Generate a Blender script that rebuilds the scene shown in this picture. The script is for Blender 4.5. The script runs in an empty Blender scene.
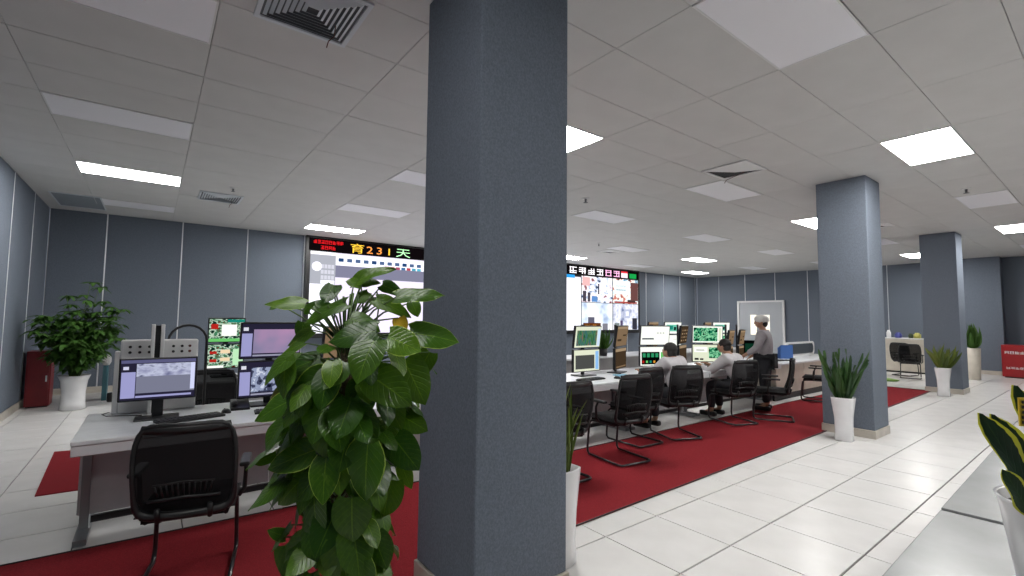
import bpy, bmesh, math, random
from mathutils import Vector, Matrix, Euler
random.seed(7)
R = math.radians
PI = math.pi
scn = bpy.context.scene
C = scn.collection

# ------------------------------------------------------------------ camera, world, exposure
F_PX, YAW, PITCH, ROLL, CAM_H = 469.4, 0.9186, 0.0639, 0.0105, 1.552
fw = Vector((math.cos(YAW)*math.cos(PITCH), math.sin(YAW)*math.cos(PITCH), math.sin(PITCH)))
rt0 = Vector((math.sin(YAW), -math.cos(YAW), 0)); up0 = rt0.cross(fw)
rt = rt0*math.cos(ROLL)+up0*math.sin(ROLL); up = -rt0*math.sin(ROLL)+up0*math.cos(ROLL)
camd = bpy.data.cameras.new('camera'); cam = bpy.data.objects.new('camera', camd); C.objects.link(cam)
camd.sensor_width = 36; camd.lens = F_PX/1024*36; camd.clip_start = 0.05
M = Matrix((rt, up, -fw)).transposed().to_4x4(); M.translation = (0, 0, CAM_H); cam.matrix_world = M
scn.camera = cam
w = bpy.data.worlds.new('world'); scn.world = w; w.use_nodes = True
w.node_tree.nodes['Background'].inputs[0].default_value = (0.8, 0.85, 1, 1)
w.node_tree.nodes['Background'].inputs[1].default_value = 0.3
scn.view_settings.view_transform = 'Standard'; scn.view_settings.look = 'None'
scn.view_settings.exposure = 0.0; scn.view_settings.gamma = 1; scn.view_settings.use_curve_mapping = False
LIGHT = 35.0      # brightness of a lit ceiling panel
HC = 3.56         # ceiling height
XL, XR, YB, YF = -1.65, 20.6, 12.42, -3.27

def px_of(x, y, z):
    P = Vector((x, y, z-CAM_H)); d = P.dot(fw)
    if d < .05: return None
    return 512+F_PX*P.dot(rt)/d, 288-F_PX*P.dot(up)/d
def quad_area(pts):
    q = [px_of(*p) for p in pts]
    if any(a is None for a in q): return 0
    if max(a[0] for a in q) < 0 or min(a[0] for a in q) > 1024 or max(a[1] for a in q) < 0 or min(a[1] for a in q) > 576: return 0
    return abs(sum(q[i][0]*q[(i+1) % 4][1]-q[(i+1) % 4][0]*q[i][1] for i in range(4)))/2

# ------------------------------------------------------------------ materials
def nt(name):
    m = bpy.data.materials.new(name); m.use_nodes = True
    return m, m.node_tree.nodes, m.node_tree.links, m.node_tree.nodes['Principled BSDF']
def mat(name, col, rough=.5, metal=0, var=0, scale=20, bump=0, bscale=None, spec=.5, coat=0, stretch=None):
    m, n, l, b = nt(name)
    b.inputs['Base Color'].default_value = (*col, 1); b.inputs['Roughness'].default_value = rough
    b.inputs['Metallic'].default_value = metal; b.inputs['Specular IOR Level'].default_value = spec
    b.inputs['Coat Weight'].default_value = coat
    if var or bump:
        tc = n.new('ShaderNodeTexCoord'); mp = n.new('ShaderNodeMapping'); l.new(tc.outputs['Object'], mp.inputs[0])
        if stretch: mp.inputs['Scale'].default_value = stretch
    if var:
        no = n.new('ShaderNodeTexNoise'); no.inputs['Scale'].default_value = scale; no.inputs['Detail'].default_value = 5
        l.new(mp.outputs[0], no.inputs['Vector'])
        cr = n.new('ShaderNodeValToRGB'); cr.color_ramp.elements[0].position = .3; cr.color_ramp.elements[1].position = .7
        cr.color_ramp.elements[0].color = (*[c*(1-var) for c in col], 1); cr.color_ramp.elements[1].color = (*[min(1, c*(1+var)) for c in col], 1)
        l.new(no.outputs[0], cr.inputs[0]); l.new(cr.outputs[0], b.inputs['Base Color'])
    if bump:
        n2 = n.new('ShaderNodeTexNoise'); n2.inputs['Scale'].default_value = bscale or scale*3; n2.inputs['Detail'].default_value = 3
        l.new(mp.outputs[0], n2.inputs['Vector'])
        bp = n.new('ShaderNodeBump'); bp.inputs['Strength'].default_value = bump; bp.inputs['Distance'].default_value = .01
        l.new(n2.outputs[0], bp.inputs['Height']); l.new(bp.outputs[0], b.inputs['Normal'])
    return m
def emis(name, col, st=1.0):
    m = bpy.data.materials.get(name)
    if m: return m
    m = bpy.data.materials.new(name); m.use_nodes = True; n = m.node_tree.nodes; n.clear()
    e = n.new('ShaderNodeEmission'); o = n.new('ShaderNodeOutputMaterial'); e.inputs[0].default_value = (*col, 1); e.inputs[1].default_value = st
    m.node_tree.links.new(e.outputs[0], o.inputs[0]); return m
def E(c, st=1.0):
    return emis('screen_%02x%02x%02x_%d' % (*[int(v*255) for v in c], int(st*100)), tuple(((v+.055)/1.055)**2.4 if v > .04 else v/12.9 for v in c), st)
def picture(name, cols, scale, st=1.0, stretch=(1, 1, 1)):
    # an image shown on a screen: patches of several colours
    m = bpy.data.materials.new(name); m.use_nodes = True; n = m.node_tree.nodes; l = m.node_tree.links; n.clear()
    e = n.new('ShaderNodeEmission'); o = n.new('ShaderNodeOutputMaterial'); e.inputs[1].default_value = st
    tc = n.new('ShaderNodeTexCoord'); mp = n.new('ShaderNodeMapping'); mp.inputs['Scale'].default_value = stretch
    v = n.new('ShaderNodeTexNoise'); v.inputs['Scale'].default_value = scale; v.inputs['Detail'].default_value = 2.5
    cr = n.new('ShaderNodeValToRGB'); cr.color_ramp.interpolation = 'CONSTANT' if len(cols) > 4 else 'LINEAR'
    while len(cr.color_ramp.elements) < len(cols): cr.color_ramp.elements.new(.5)
    for i, c in enumerate(cols):
        cr.color_ramp.elements[i].position = .28+.44*i/(len(cols)-1); cr.color_ramp.elements[i].color = (*[x**2.2 for x in c], 1)
    l.new(tc.outputs['Object'], mp.inputs[0]); l.new(mp.outputs[0], v.inputs['Vector']); l.new(v.outputs[0], cr.inputs[0])
    l.new(cr.outputs[0], e.inputs[0]); l.new(e.outputs[0], o.inputs[0]); return m

FABRIC = mat('grey_blue_acoustic_fabric', (.145, .170, .210), .85, var=.16, scale=90, bump=.35, bscale=260, spec=.25)
PILLARF = mat('grey_blue_pillar_fabric', (.148, .173, .213), .8, var=.17, scale=110, bump=.35, bscale=300, spec=.3, stretch=(1, 1, .75))
STRIP = mat('brushed_metal_strip', (.80, .82, .85), .42, .75)
SKIRT = mat('beige_stone_skirting', (.50, .46, .40), .35, var=.12, scale=6)
TILE = mat('glossy_cream_floor_tile', (.70, .69, .675), .27, var=.045, scale=3.5, bump=.02, bscale=40, spec=.38)
JOINT = mat('dark_tile_joint', (.035, .033, .03), .7)
CARPET = mat('red_carpet', (.235, .020, .026), .95, var=.22, scale=160, bump=.6, bscale=420, spec=.1)
CEIL = mat('off_white_ceiling_panel', (.575, .57, .56), .5, var=.03, scale=3, spec=.3)
CEILB = mat('ceiling_joint', (.42, .41, .40), .8)
DIFF_DIM = emis('added_dim_diffuser', (1, .985, .96), 17.0)  # weaker glow for the panel added out of view, left above the camera
DIFF_OFF = mat('unlit_white_diffuser', (.86, .86, .90), .35)
DIFF_ON = emis('lit_diffuser', (1, .985, .96), LIGHT)
WHITEM = mat('white_painted_metal', (.72, .72, .72), .4)
VENTM = mat('pale_blue_grey_vent_metal', (.60, .64, .68), .45)
VDARK = mat('dark_vent_throat', (.02, .022, .025), .8)
BLACK = mat('black_plastic', (.007, .007, .008), .42, var=.1, scale=50)
BLACKF = mat('black_seat_fabric', (.006, .006, .007), .9, bump=.3, bscale=500)
CHFRAME = mat('black_chair_tube', (.014, .014, .016), .3, coat=.3)
DESKTOP = mat('pale_grey_laminate', (.74, .76, .78), .28, var=.05, scale=12)
DESKP = mat('grey_desk_panel', (.42, .41, .42), .5, var=.05, scale=10)
DESKEDGE = mat('white_desk_edge', (.74, .74, .76), .35)
STEELF = mat('grey_steel_foot', (.22, .23, .24), .4, .6)
POTW = mat('white_glazed_pot', (.74, .74, .75), .22, var=.03, scale=8, coat=.4)
SOIL = mat('dark_soil', (.03, .022, .016), .95, var=.4, scale=60, bump=.8, bscale=80)
REDB = mat('red_painted_metal', (.33, .008, .012), .38, var=.06, scale=9)
REDD = mat('dark_red_cabinet_paint', (.22, .010, .016), .4, var=.08, scale=9)
TABLE = mat('grey_satin_metal_table', (.36, .37, .37), .24, var=.08, scale=5, spec=.6, metal=.15)
SKIN = mat('skin', (.42, .23, .15), .6)
HAIR = mat('black_hair', (.012, .010, .009), .6, bump=.6, bscale=200)
SHIRT = mat('pale_grey_shirt', (.52, .50, .52), .8, var=.08, scale=14, bump=.5, bscale=18)
SHIRT2 = mat('mauve_grey_shirt', (.36, .33, .35), .8, var=.08, scale=14, bump=.5, bscale=18)
TROUS = mat('dark_trousers', (.016, .017, .022), .8, var=.2, scale=20)
SHOE = mat('black_shoe_leather', (.01, .01, .01), .35)
WOOD = mat('orange_wood', (.42, .20, .07), .5, var=.3, scale=25)
CREAMP = mat('cream_panel', (.60, .55, .47), .5, var=.07, scale=6)

def mesh_material():
    m, n, l, b = nt('black_chair_mesh')
    b.inputs['Base Color'].default_value = (.004, .004, .005, 1); b.inputs['Roughness'].default_value = .85; b.inputs['Specular IOR Level'].default_value = .2
    tc = n.new('ShaderNodeTexCoord'); wv = n.new('ShaderNodeTexWave'); wv.inputs['Scale'].default_value = 70; wv.bands_direction = 'Z'
    l.new(tc.outputs['Object'], wv.inputs['Vector'])
    mx = n.new('ShaderNodeMixShader'); tr = n.new('ShaderNodeBsdfTransparent'); mt = n.new('ShaderNodeMapRange')
    mt.inputs['To Min'].default_value = .88; mt.inputs['To Max'].default_value = 1.0
    l.new(wv.outputs['Fac'], mt.inputs['Value']); l.new(mt.outputs[0], mx.inputs[0]); l.new(tr.outputs[0], mx.inputs[1]); l.new(b.outputs[0], mx.inputs[2])
    l.new(mx.outputs[0], n['Material Output'].inputs[0]); return m
MESHM = mesh_material()

def leaf_material(name, c_dark, c_light, edge=None, rough=.28, edge_at=.86):
    # UV: u across (0..1, midrib .5), v from stalk to tip
    m, n, l, b = nt(name)
    b.inputs['Roughness'].default_value = rough; b.inputs['Specular IOR Level'].default_value = .42
    uv = n.new('ShaderNodeUVMap'); sp = n.new('ShaderNodeSeparateXYZ'); l.new(uv.outputs[0], sp.inputs[0])
    def math_(op, a, b_=None, c=None):
        k = n.new('ShaderNodeMath'); k.operation = op
        for i, v in enumerate((a, b_, c)):
            if v is None: continue
            if isinstance(v, (int, float)): k.inputs[i].default_value = v
            else: l.new(v, k.inputs[i])
        return k.outputs[0]
    t = math_('ABSOLUTE', math_('SUBTRACT', sp.outputs[0], .5)); t2 = math_('MULTIPLY', t, 2)
    vein = math_('SINE', math_('MULTIPLY', math_('SUBTRACT', sp.outputs[1], math_('MULTIPLY', t2, .35)), 46))
    vein = math_('POWER', math_('MAXIMUM', vein, 0), 7)
    rib = math_('LESS_THAN', t2, .035)
    no = n.new('ShaderNodeTexNoise'); no.inputs['Scale'].default_value = 9; tc = n.new('ShaderNodeTexCoord'); l.new(tc.outputs['Object'], no.inputs['Vector'])
    oi = n.new('ShaderNodeObjectInfo')
    f = math_('ADD', math_('MULTIPLY', vein, .12), math_('MULTIPLY', rib, .38))
    f = math_('ADD', f, math_('MULTIPLY', no.outputs[0], .3)); f = math_('ADD', f, math_('MULTIPLY', oi.outputs['Random'], .38)); f = math_('SUBTRACT', f, .2)
    mx = n.new('ShaderNodeMixRGB'); l.new(f, mx.inputs[0]); mx.use_clamp = True
    mx.inputs[1].default_value = (*c_dark, 1); mx.inputs[2].default_value = (*c_light, 1); out = mx.outputs[0]
    if edge:
        m2 = n.new('ShaderNodeMixRGB'); l.new(out, m2.inputs[1]); m2.inputs[2].default_value = (*edge, 1)
        e = math_('GREATER_THAN', math_('ADD', t2, math_('MULTIPLY', no.outputs[0], .12)), edge_at+.06)
        l.new(e, m2.inputs[0]); out = m2.outputs[0]
    l.new(out, b.inputs['Base Color'])
    bp = n.new('ShaderNodeBump'); bp.inputs['Strength'].default_value = .22; bp.inputs['Distance'].default_value = .004; l.new(math_('SUBTRACT', 1, vein), bp.inputs['Height'])
    l.new(bp.outputs[0], b.inputs['Normal'])
    b.inputs['Subsurface Weight'].default_value = 0
    tr = n.new('ShaderNodeBsdfTranslucent'); l.new(out, tr.inputs[0]); ms = n.new('ShaderNodeMixShader'); ms.inputs[0].default_value = .22
    l.new(b.outputs[0], ms.inputs[1]); l.new(tr.outputs[0], ms.inputs[2]); l.new(ms.outputs[0], n['Material Output'].inputs[0])
    return m
LEAF = leaf_material('glossy_green_leaf', (.024, .085, .004), (.19, .36, .018), rough=.30)
LEAFY = leaf_material('green_leaf_with_pale_rim', (.045, .13, .006), (.27, .46, .03), (.38, .52, .08), edge_at=.95)
LEAFYELLOW = leaf_material('yellow_leaf', (.75, .48, .02), (.85, .62, .06))
SANS = leaf_material('sword_leaf_green', (.020, .062, .016), (.10, .20, .05), rough=.4)
SANSY = leaf_material('sword_leaf_yellow_edged', (.008, .028, .010), (.035, .085, .02), (.55, .55, .04), rough=.4, edge_at=.78)
FROND = leaf_material('yellow_green_frond', (.07, .11, .015), (.26, .30, .06), rough=.5)
BUSH = leaf_material('soft_green_foliage', (.045, .12, .018), (.16, .30, .05), rough=.5)
STEM = mat('green_stem', (.07, .13, .03), .5)

# ------------------------------------------------------------------ mesh helpers
class MB:
    def __init__(s): s.v = []; s.f = []; s.m = []; s.mats = []; s.sm = []
    def mi(s, m):
        if m is None: return 0
        if m not in s.mats: s.mats.append(m)
        return s.mats.index(m)
    def add(s, vs, fs, m=None, smooth=False):
        o = len(s.v); s.v += [tuple(v) for v in vs]; k = s.mi(m)
        for f in fs: s.f.append(tuple(o+i for i in f)); s.m.append(k); s.sm.append(smooth)
        return s
    def box(s, x0, y0, z0, x1, y1, z1, m=None, T=None):
        vs = [Vector(p) for p in ((x0, y0, z0), (x1, y0, z0), (x1, y1, z0), (x0, y1, z0), (x0, y0, z1), (x1, y0, z1), (x1, y1, z1), (x0, y1, z1))]
        if T: vs = [T @ v for v in vs]
        return s.add(vs, [(3, 2, 1, 0), (4, 5, 6, 7), (0, 1, 5, 4), (1, 2, 6, 5), (2, 3, 7, 6), (3, 0, 4, 7)], m)
    def rbox(s, x0, y0, z0, x1, y1, z1, r=.01, m=None, T=None, seg=2):
        bm = bmesh.new(); bmesh.ops.create_cube(bm, size=1)
        for v in bm.verts: v.co = Vector(((x0+x1)/2+v.co.x*(x1-x0), (y0+y1)/2+v.co.y*(y1-y0), (z0+z1)/2+v.co.z*(z1-z0)))
        bmesh.ops.bevel(bm, geom=bm.edges[:], offset=r, segments=seg, affect='EDGES', profile=.5)
        return s.bm(bm, m, T)
    def bm(s, bm, m=None, T=None, smooth=False):
        bm.verts.index_update()
        vs = [(T @ v.co if T else v.co.copy()) for v in bm.verts]; fs = [[v.index for v in f.verts] for f in bm.faces]; bm.free()
        return s.add(vs, fs, m, smooth)
    def quad(s, a, b, c, d, m=None): return s.add([a, b, c, d], [(0, 1, 2, 3)], m)
    def tube(s, pts, r, n=8, m=None, closed=False, cap=True):
        pts = [Vector(p) for p in pts]; k = len(pts); rs = r if isinstance(r, (list, tuple)) else [r]*k
        vs = []; prev = None
        for i, p in enumerate(pts):
            if closed: t = (pts[(i+1) % k]-pts[i-1]).normalized()
            else: t = (pts[min(i+1, k-1)]-pts[max(i-1, 0)]).normalized()
            a = prev if prev is not None else (Vector((0, 0, 1)) if abs(t.z) < .9 else Vector((1, 0, 0)))
            u = (a-t*a.dot(t)); 
            if u.length < 1e-4: u = t.orthogonal()
            u.normalize(); prev = u; w_ = t.cross(u)
            for j in range(n):
                an = 2*PI*j/n; vs.append(p+(u*math.cos(an)+w_*math.sin(an))*rs[i])
        fs = []
        for i in range(k if closed else k-1):
            i2 = (i+1) % k
            for j in range(n): fs.append((i*n+j, i*n+(j+1) % n, i2*n+(j+1) % n, i2*n+j))
        if cap and not closed: fs += [tuple(range(n))[::-1], tuple((k-1)*n+j for j in range(n))]
        return s.add(vs, fs, m, True)
    def lathe(s, prof, c=(0, 0, 0), n=24, m=None, square=0, rot=0):
        # prof: (radius, z); square>0 blends the section to a rounded square
        vs = []
        for r_, z_ in prof:
            for j in range(n):
                a = 2*PI*j/n+rot; q = 1
                if square: q = (1-square)+square*min(1/max(abs(math.cos(a-rot)), 1e-6), 1/max(abs(math.sin(a-rot)), 1e-6))*.9
                vs.append((c[0]+r_*q*math.cos(a), c[1]+r_*q*math.sin(a), c[2]+z_))
        fs = [(i*n+j, i*n+(j+1) % n, (i+1)*n+(j+1) % n, (i+1)*n+j) for i in range(len(prof)-1) for j in range(n)]
        if prof[0][0] > 1e-5: fs.append(tuple(range(n))[::-1])
        if prof[-1][0] > 1e-5: fs.append(tuple((len(prof)-1)*n+j for j in range(n)))
        return s.add(vs, fs, m, True)
    def mesh(s, name, m=None):
        me = bpy.data.meshes.new(name); me.from_pydata(s.v, [], s.f); 
        for x in (s.mats or [m]): me.materials.append(x)
        me.polygons.foreach_set('material_index', s.m); me.polygons.foreach_set('use_smooth', s.sm); me.update(); return me
    def build(s, name, m=None, parent=None, loc=None):
        o = bpy.data.objects.new(name, s.mesh(name, m)); C.objects.link(o)
        if parent: o.parent = parent
        if loc: o.location = loc
        return o
def link(name, me, parent=None, loc=(0, 0, 0), rz=0):
    o = bpy.data.objects.new(name, me); C.objects.link(o); o.parent = parent; o.location = loc; o.rotation_euler = (0, 0, rz); return o
def tag(o, label, cat, group=None):
    o['label'] = label; o['category'] = cat
    if group: o['group'] = group
    return o
def thing(name, label, cat, loc=(0, 0, 0), rz=0, group=None):
    o = bpy.data.objects.new(name, None); C.objects.link(o); o.location = loc; o.rotation_euler = (0, 0, rz); o.empty_display_size = .1
    return tag(o, label, cat, group)
def struct(o): o['kind'] = 'structure'; return o
def dup(root, loc, rz, label=None, group=None):
    r = root.copy(); C.objects.link(r); r.location = loc; r.rotation_euler = (0, 0, rz)
    if label: r['label'] = label
    if group: r['group'] = group
    for ch in list(root.children):
        c = ch.copy(); C.objects.link(c); c.parent = r
        for g in list(ch.children):
            d = g.copy(); C.objects.link(d); d.parent = c
    return r

# ------------------------------------------------------------------ room shell
fl = struct(MB().box(XL, YF, -.08, XR+.2, YB+.2, -.012).build('floor', JOINT))
tiles = []
i0, i1 = math.floor((XL-2.648)/.6), math.ceil((XR-2.648)/.6); j0, j1 = math.floor((YF-1.735)/.6), math.ceil((YB-1.735)/.6)
for i in range(i0, i1+1):
    for j in range(j0, j1+1):
        x0, x1 = max(XL, 2.648+.6*i), min(XR, 3.248+.6*i); y0, y1 = max(YF, 1.735+.6*j), min(YB, 2.335+.6*j)
        if x1-x0 < .03 or y1-y0 < .03: continue
        a = quad_area([(x0, y0, 0), (x1, y0, 0), (x1, y1, 0), (x0, y1, 0)])
        if y0 > 2.6 and y1 < 3.95 and x1 < 14: a = 0
        tiles.append((a, x0, x1, y0, y1))
tiles.sort(reverse=True)
cache = {}
def slab_mesh(nm, dx, dy, h, m, be=.0015):
    k = (nm, round(dx, 3), round(dy, 3))
    if k not in cache:
        b = be; X, Y = dx/2, dy/2
        vs = [(-X, -Y, -h), (X, -Y, -h), (X, Y, -h), (-X, Y, -h), (-X, -Y, -b), (X, -Y, -b), (X, Y, -b), (-X, Y, -b),
              (-X+b, -Y+b, 0), (X-b, -Y+b, 0), (X-b, Y-b, 0), (-X+b, Y-b, 0)]
        fs = [(3, 2, 1, 0), (0, 1, 5, 4), (1, 2, 6, 5), (2, 3, 7, 6), (3, 0, 4, 7), (4, 5, 9, 8), (5, 6, 10, 9), (6, 7, 11, 10), (7, 4, 8, 11), (8, 9, 10, 11)]
        cache[k] = MB().add(vs, fs).mesh(nm, m)
    return cache[k]
rest = MB()
for k, (a, x0, x1, y0, y1) in enumerate(tiles):
    gx, gy = .0042, .006
    if k < 300 and a > 0:
        link('floor_tile', slab_mesh('floor_tile', x1-x0-2*gx, y1-y0-2*gy, .012, TILE), fl, ((x0+x1)/2, (y0+y1)/2, random.uniform(-.0006, .0004)))
    else: rest.box(x0+gx, y0+gy, -.012, x1-gx, y1-gy, 0)
o = rest.build('tile_field', TILE, fl); o['kind'] = 'stuff'

# ceiling grid
CX = [XL, -.91, .25, 1.45, 2.65, 3.9, 5.15, 6.4, 7.64, 8.89, 10.13, 11.37, 12.61, 13.85, 15.1, 16.35, 17.6, 18.85, 20.1, XR]
CY = [YF]+[1.0+.61*j for j in range(-6, 19)]+[YB]
ce = struct(MB().box(XL, YF, HC+.012, XR, YB, HC+.1).build('ceiling', CEILB))
lights = {}   # (ix, iy) -> lit
def cell(x, y):
    ix = max(k for k in range(len(CX)) if CX[k] <= x+.01); iy = max(k for k in range(len(CY)) if CY[k] <= y+.01); return ix, iy
ROWS = [1.0, 3.44, 5.88, 8.32, 10.76]; COLS = [-.91, 2.65, 6.4, 10.13, 13.85, 17.6]
LIT = {(0, 0), (0, 3), (1, 1), (1, 4), (2, 0), (2, 4), (3, 1), (3, 4), (4, 0), (4, 3), (5, 1), (5, 4)}
DESC = {
 (0, 3): 'lit rectangular ceiling light near the left wall, above the corner plant',
 (1, 1): 'lit ceiling light just right of the big near pillar',
 (1, 4): 'lit ceiling light in front of the left end of the video wall',
 (2, 0): 'lit ceiling light at upper right, in front of the second pillar and nearest the aisle',
 (2, 4): 'added lit ceiling light over the middle of the video wall, hidden behind the near pillar',  # unseen panel, kept lit to make up for lost light
 (3, 1): 'lit ceiling light touching the left edge of the second pillar',
 (3, 3): 'unlit white ceiling panel beside the dark slot, right of the near pillar',
 (4, 0): 'lit ceiling light above the aisle at the right edge, beyond the third pillar',
 (4, 3): 'nearer lit ceiling light of the two above the standing man in the far background',
 (5, 1): 'small far lit ceiling light between the second and third pillars',
 (5, 4): 'farther lit ceiling light in the far corner of the two side walls',
 (4, 4): 'faint unlit ceiling panel just above the right end of the video wall',
 (0, 0): 'added lit ceiling light above the left of the camera, out of the picture',  # added lit to brighten the near pillar's left face and the plant
 (0, 1): 'unlit white ceiling panel in the upper left corner, left of the louvred vent',
 (0, 2): 'unlit white ceiling panel in front of the lit light by the left wall',
 (0, 4): 'unlit white ceiling panel beside the dark grille near the back left corner',
 (1, 0): 'large unlit white ceiling panel at the top right of the near pillar',
 (1, 2): 'unlit white ceiling panel at the left edge of the near pillar',
 (1, 3): 'unlit white ceiling panel left of the near pillar, in front of the video wall light',
 (2, 1): 'unlit white ceiling panel right behind the open ceiling vent',
 (2, 2): 'unlit white ceiling panel beyond the sprinkler right of the near pillar',
 (2, 3): 'unlit white ceiling panel hidden behind the near pillar',
 (3, 0): 'unlit white ceiling panel right of the second pillar top over the aisle',
 (3, 2): 'unlit white ceiling panel midway to the far wall, right of the open vent',
 (3, 4): 'lit ceiling light above the video wall touching the right edge of the near pillar',
 (4, 1): 'unlit white ceiling panel between the second and third pillar tops',
 (4, 2): 'unlit white ceiling panel far back, left of the second pillar top',
 (5, 0): 'unlit white ceiling panel at the far right over the red cabinet',
 (5, 2): 'unlit white ceiling panel near the far side wall behind the second pillar',
 (5, 3): 'unlit white ceiling panel near the double door in the far wall'}
allp = [(c, r_, (c, r_) in LIT, DESC[(c, r_)]) for c in range(6) for r_ in range(5)]
used = set()
def ceiling_light(x0, y0, x1, y1, lit, label):
    t = thing('ceiling_light', label, 'ceiling light', ((x0+x1)/2, (y0+y1)/2, HC), 0, 'lit ceiling lights' if lit else 'unlit ceiling panels')
    X, Y = (x1-x0)/2-.004, (y1-y0)/2-.004; f = .012
    MB().box(-X, -Y, -.006, X, -Y+f, .012).box(-X, Y-f, -.006, X, Y, .012).box(-X, -Y+f, -.006, -X+f, Y-f, .012).box(X-f, -Y+f, -.006, X, Y-f, .012).build('frame', WHITEM, t)
    MB().box(-X+f, -Y+f, -.003, X-f, Y-f, .012).build('diffuser', (DIFF_DIM if 'out of the picture' in label else DIFF_ON) if lit else DIFF_OFF, t)
for c, r_, lit, lab in allp:
    ix, iy = cell(COLS[c], ROWS[r_]); used.add((ix, iy)); ceiling_light(CX[ix], CY[iy], CX[ix+1], CY[iy+1], lit, lab)
for kx, ky in ((-.91, -1.44), (2.65, -1.44), (6.4, -1.44), (10.13, -1.44)):   # room goes on behind the camera; unseen lit panels added as fill
    ix, iy = cell(kx, ky); used.add((ix, iy))
    if kx in (2.65, 6.4): ceiling_light(CX[ix], CY[iy], CX[ix+1], CY[iy+1], True, 'added lit ceiling light behind the camera ' + ('nearest the camera' if kx < 3 else 'on the aisle side'))
    else: used.discard((ix, iy))
pans = []
for ix in range(len(CX)-1):
    for iy in range(len(CY)-1):
        if (ix, iy) in used: continue
        x0, x1, y0, y1 = CX[ix], CX[ix+1], CY[iy], CY[iy+1]
        if x1-x0 < .03 or y1-y0 < .03: continue
        pans.append((quad_area([(x0, y0, HC), (x1, y0, HC), (x1, y1, HC), (x0, y1, HC)]), x0, x1, y0, y1))
pans.sort(reverse=True); rest = MB()
for k, (a, x0, x1, y0, y1) in enumerate(pans):
    g = .002
    if k < 290 and a > 0:
        me = slab_mesh('ceiling_panel', x1-x0-2*g, y1-y0-2*g, .012, CEIL, .002)
        o = link('ceiling_panel', me, ce, ((x0+x1)/2, (y0+y1)/2, HC+random.uniform(0, .002))); o.rotation_euler = (PI, 0, 0)
    else: rest.box(x0+g, y0+g, HC, x1-g, y1-g, HC+.012)
o = rest.build('ceiling_panel_field', CEIL, ce); o['kind'] = 'stuff'

# walls: backing + fabric panels + metal strips + skirting, in wall-local axes (u along, inward = -v)
def wall(name, p0, p1, seams, inward, z_lo=.12):
    p0, p1 = Vector((*p0, 0)), Vector((*p1, 0)); L = (p1-p0).length; d = (p1-p0)/L; n_ = Vector((*inward, 0))
    T = Matrix.Translation(p0) @ Matrix((d, n_, Vector((0, 0, 1)))).transposed().to_4x4()
    wl = struct(MB().box(0, -.15, -.08, L, -.025, HC+.1, T=T).build(name, CEILB))
    ss = [0]+[s for s in seams if .05 < s < L-.05]+[L]
    for a, b in zip(ss, ss[1:]):
        MB().rbox(a+.012, -.03, z_lo, b-.012, 0, HC, .006, T=T, seg=1).build('wall_panel', FABRIC, wl)
    for s in ss[1:-1]:
        MB().rbox(s-.010, -.03, z_lo, s+.010, .004, HC, .003, T=T, seg=1).build('metal_strip', STRIP, wl)
    sk = struct(MB().box(0, -.03, 0, L, .012, z_lo, T=T).build('baseboard_'+name[5:], SKIRT))
    return wl
wall('wall_back', (XL, YB), (XR, YB), [-.81+1.25*k-XL for k in range(18)], (0, -1))
wall('wall_left', (XL, YF), (XL, YB), [y-YF for y in (-2.7, -1.45, -.2, 1.05, 2.3, 3.55, 4.8, 6.05, 7.15, 8.3, 9.55, 11.0)], (1, 0))
wall('wall_right', (XR, YF), (XR, YB), [y-YF for y in (-2.4, -1.15, .1, 1.35, 3.86, 5.1, 6.4, 7.65, 8.88, 10.13, 11.33)], (-1, 0))
wall('wall_front', (XL, YF), (XR, YF), [1.25*k for k in range(1, 18)], (0, 1))
tr = struct(MB().rbox(20.15, 2.25, .12, 20.6, 3.3, HC, .006, seg=1).build('trim_1', FABRIC))
MB().box(20.14, 2.24, 0, 20.6, 3.31, .12).build('skirting', SKIRT, tr)

# carpet and rug
cp = MB()
poly = [(-1.6, 2.5), (14.05, 2.76), (14.05, 3.98), (7.15, 3.98), (3.95, 4.01), (.9, 4.18), (-1.6, 4.28)]
# cut round the near pillar is not needed: the carpet edge passes behind it
cp.add([(x, y, .001) for x, y in poly]+[(x, y, .009) for x, y in poly], [tuple(range(7))[::-1], tuple(range(7, 14))]+[(i, (i+1) % 7, 7+(i+1) % 7, 7+i) for i in range(7)])
o = cp.build('carpet', CARPET); tag(o, 'long dark red carpet running along the desks past the pillars', 'carpet')
eb = MB()
for i in range(7):
    a, b = Vector((*poly[i], .011)), Vector((*poly[(i+1) % 7], .011)); eb.tube([a, b], .006, 6)
eb.build('binding', BLACK, o)
o = MB().add([(-.72, 5.68, .001), (-.36, 5.66, .001), (-.1, 7.2, .001), (-.80, 7.35, .001), (-.72, 5.68, .009), (-.36, 5.66, .009), (-.1, 7.2, .009), (-.80, 7.35, .009)],
             [(3, 2, 1, 0), (4, 5, 6, 7), (0, 1, 5, 4), (1, 2, 6, 5), (2, 3, 7, 6), (3, 0, 4, 7)]).build('rug', CARPET)
tag(o, 'small piece of red carpet on the tiles behind the left desk end', 'rug')

# ------------------------------------------------------------------ pillars
def pillar(x0, y0, x1, y1, label, near=False):
    t = thing('pillar', label, 'pillar', ((x0+x1)/2, (y0+y1)/2, 0), 0, 'fabric covered pillars'); X, Y = (x1-x0)/2, (y1-y0)/2
    MB().rbox(-X, -Y, .11, X, Y, HC-.001, .010, seg=2).build('fabric_cladding', PILLARF, t)
    MB().rbox(-X-.012, -Y-.012, 0.001, X+.012, Y+.012, .11, .004, seg=1).build('skirting', SKIRT, t)
    return t
pillar(1.318, 2.010, 1.948, 2.635, 'large blue-grey fabric pillar in the foreground, nearest of the three')
pillar(7.66, 2.09, 8.25, 2.70, 'middle blue-grey pillar with a tall snake plant pot at its foot')
pillar(13.98, 2.22, 14.62, 2.84, 'farthest blue-grey pillar standing at the end of the red carpet')

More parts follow.
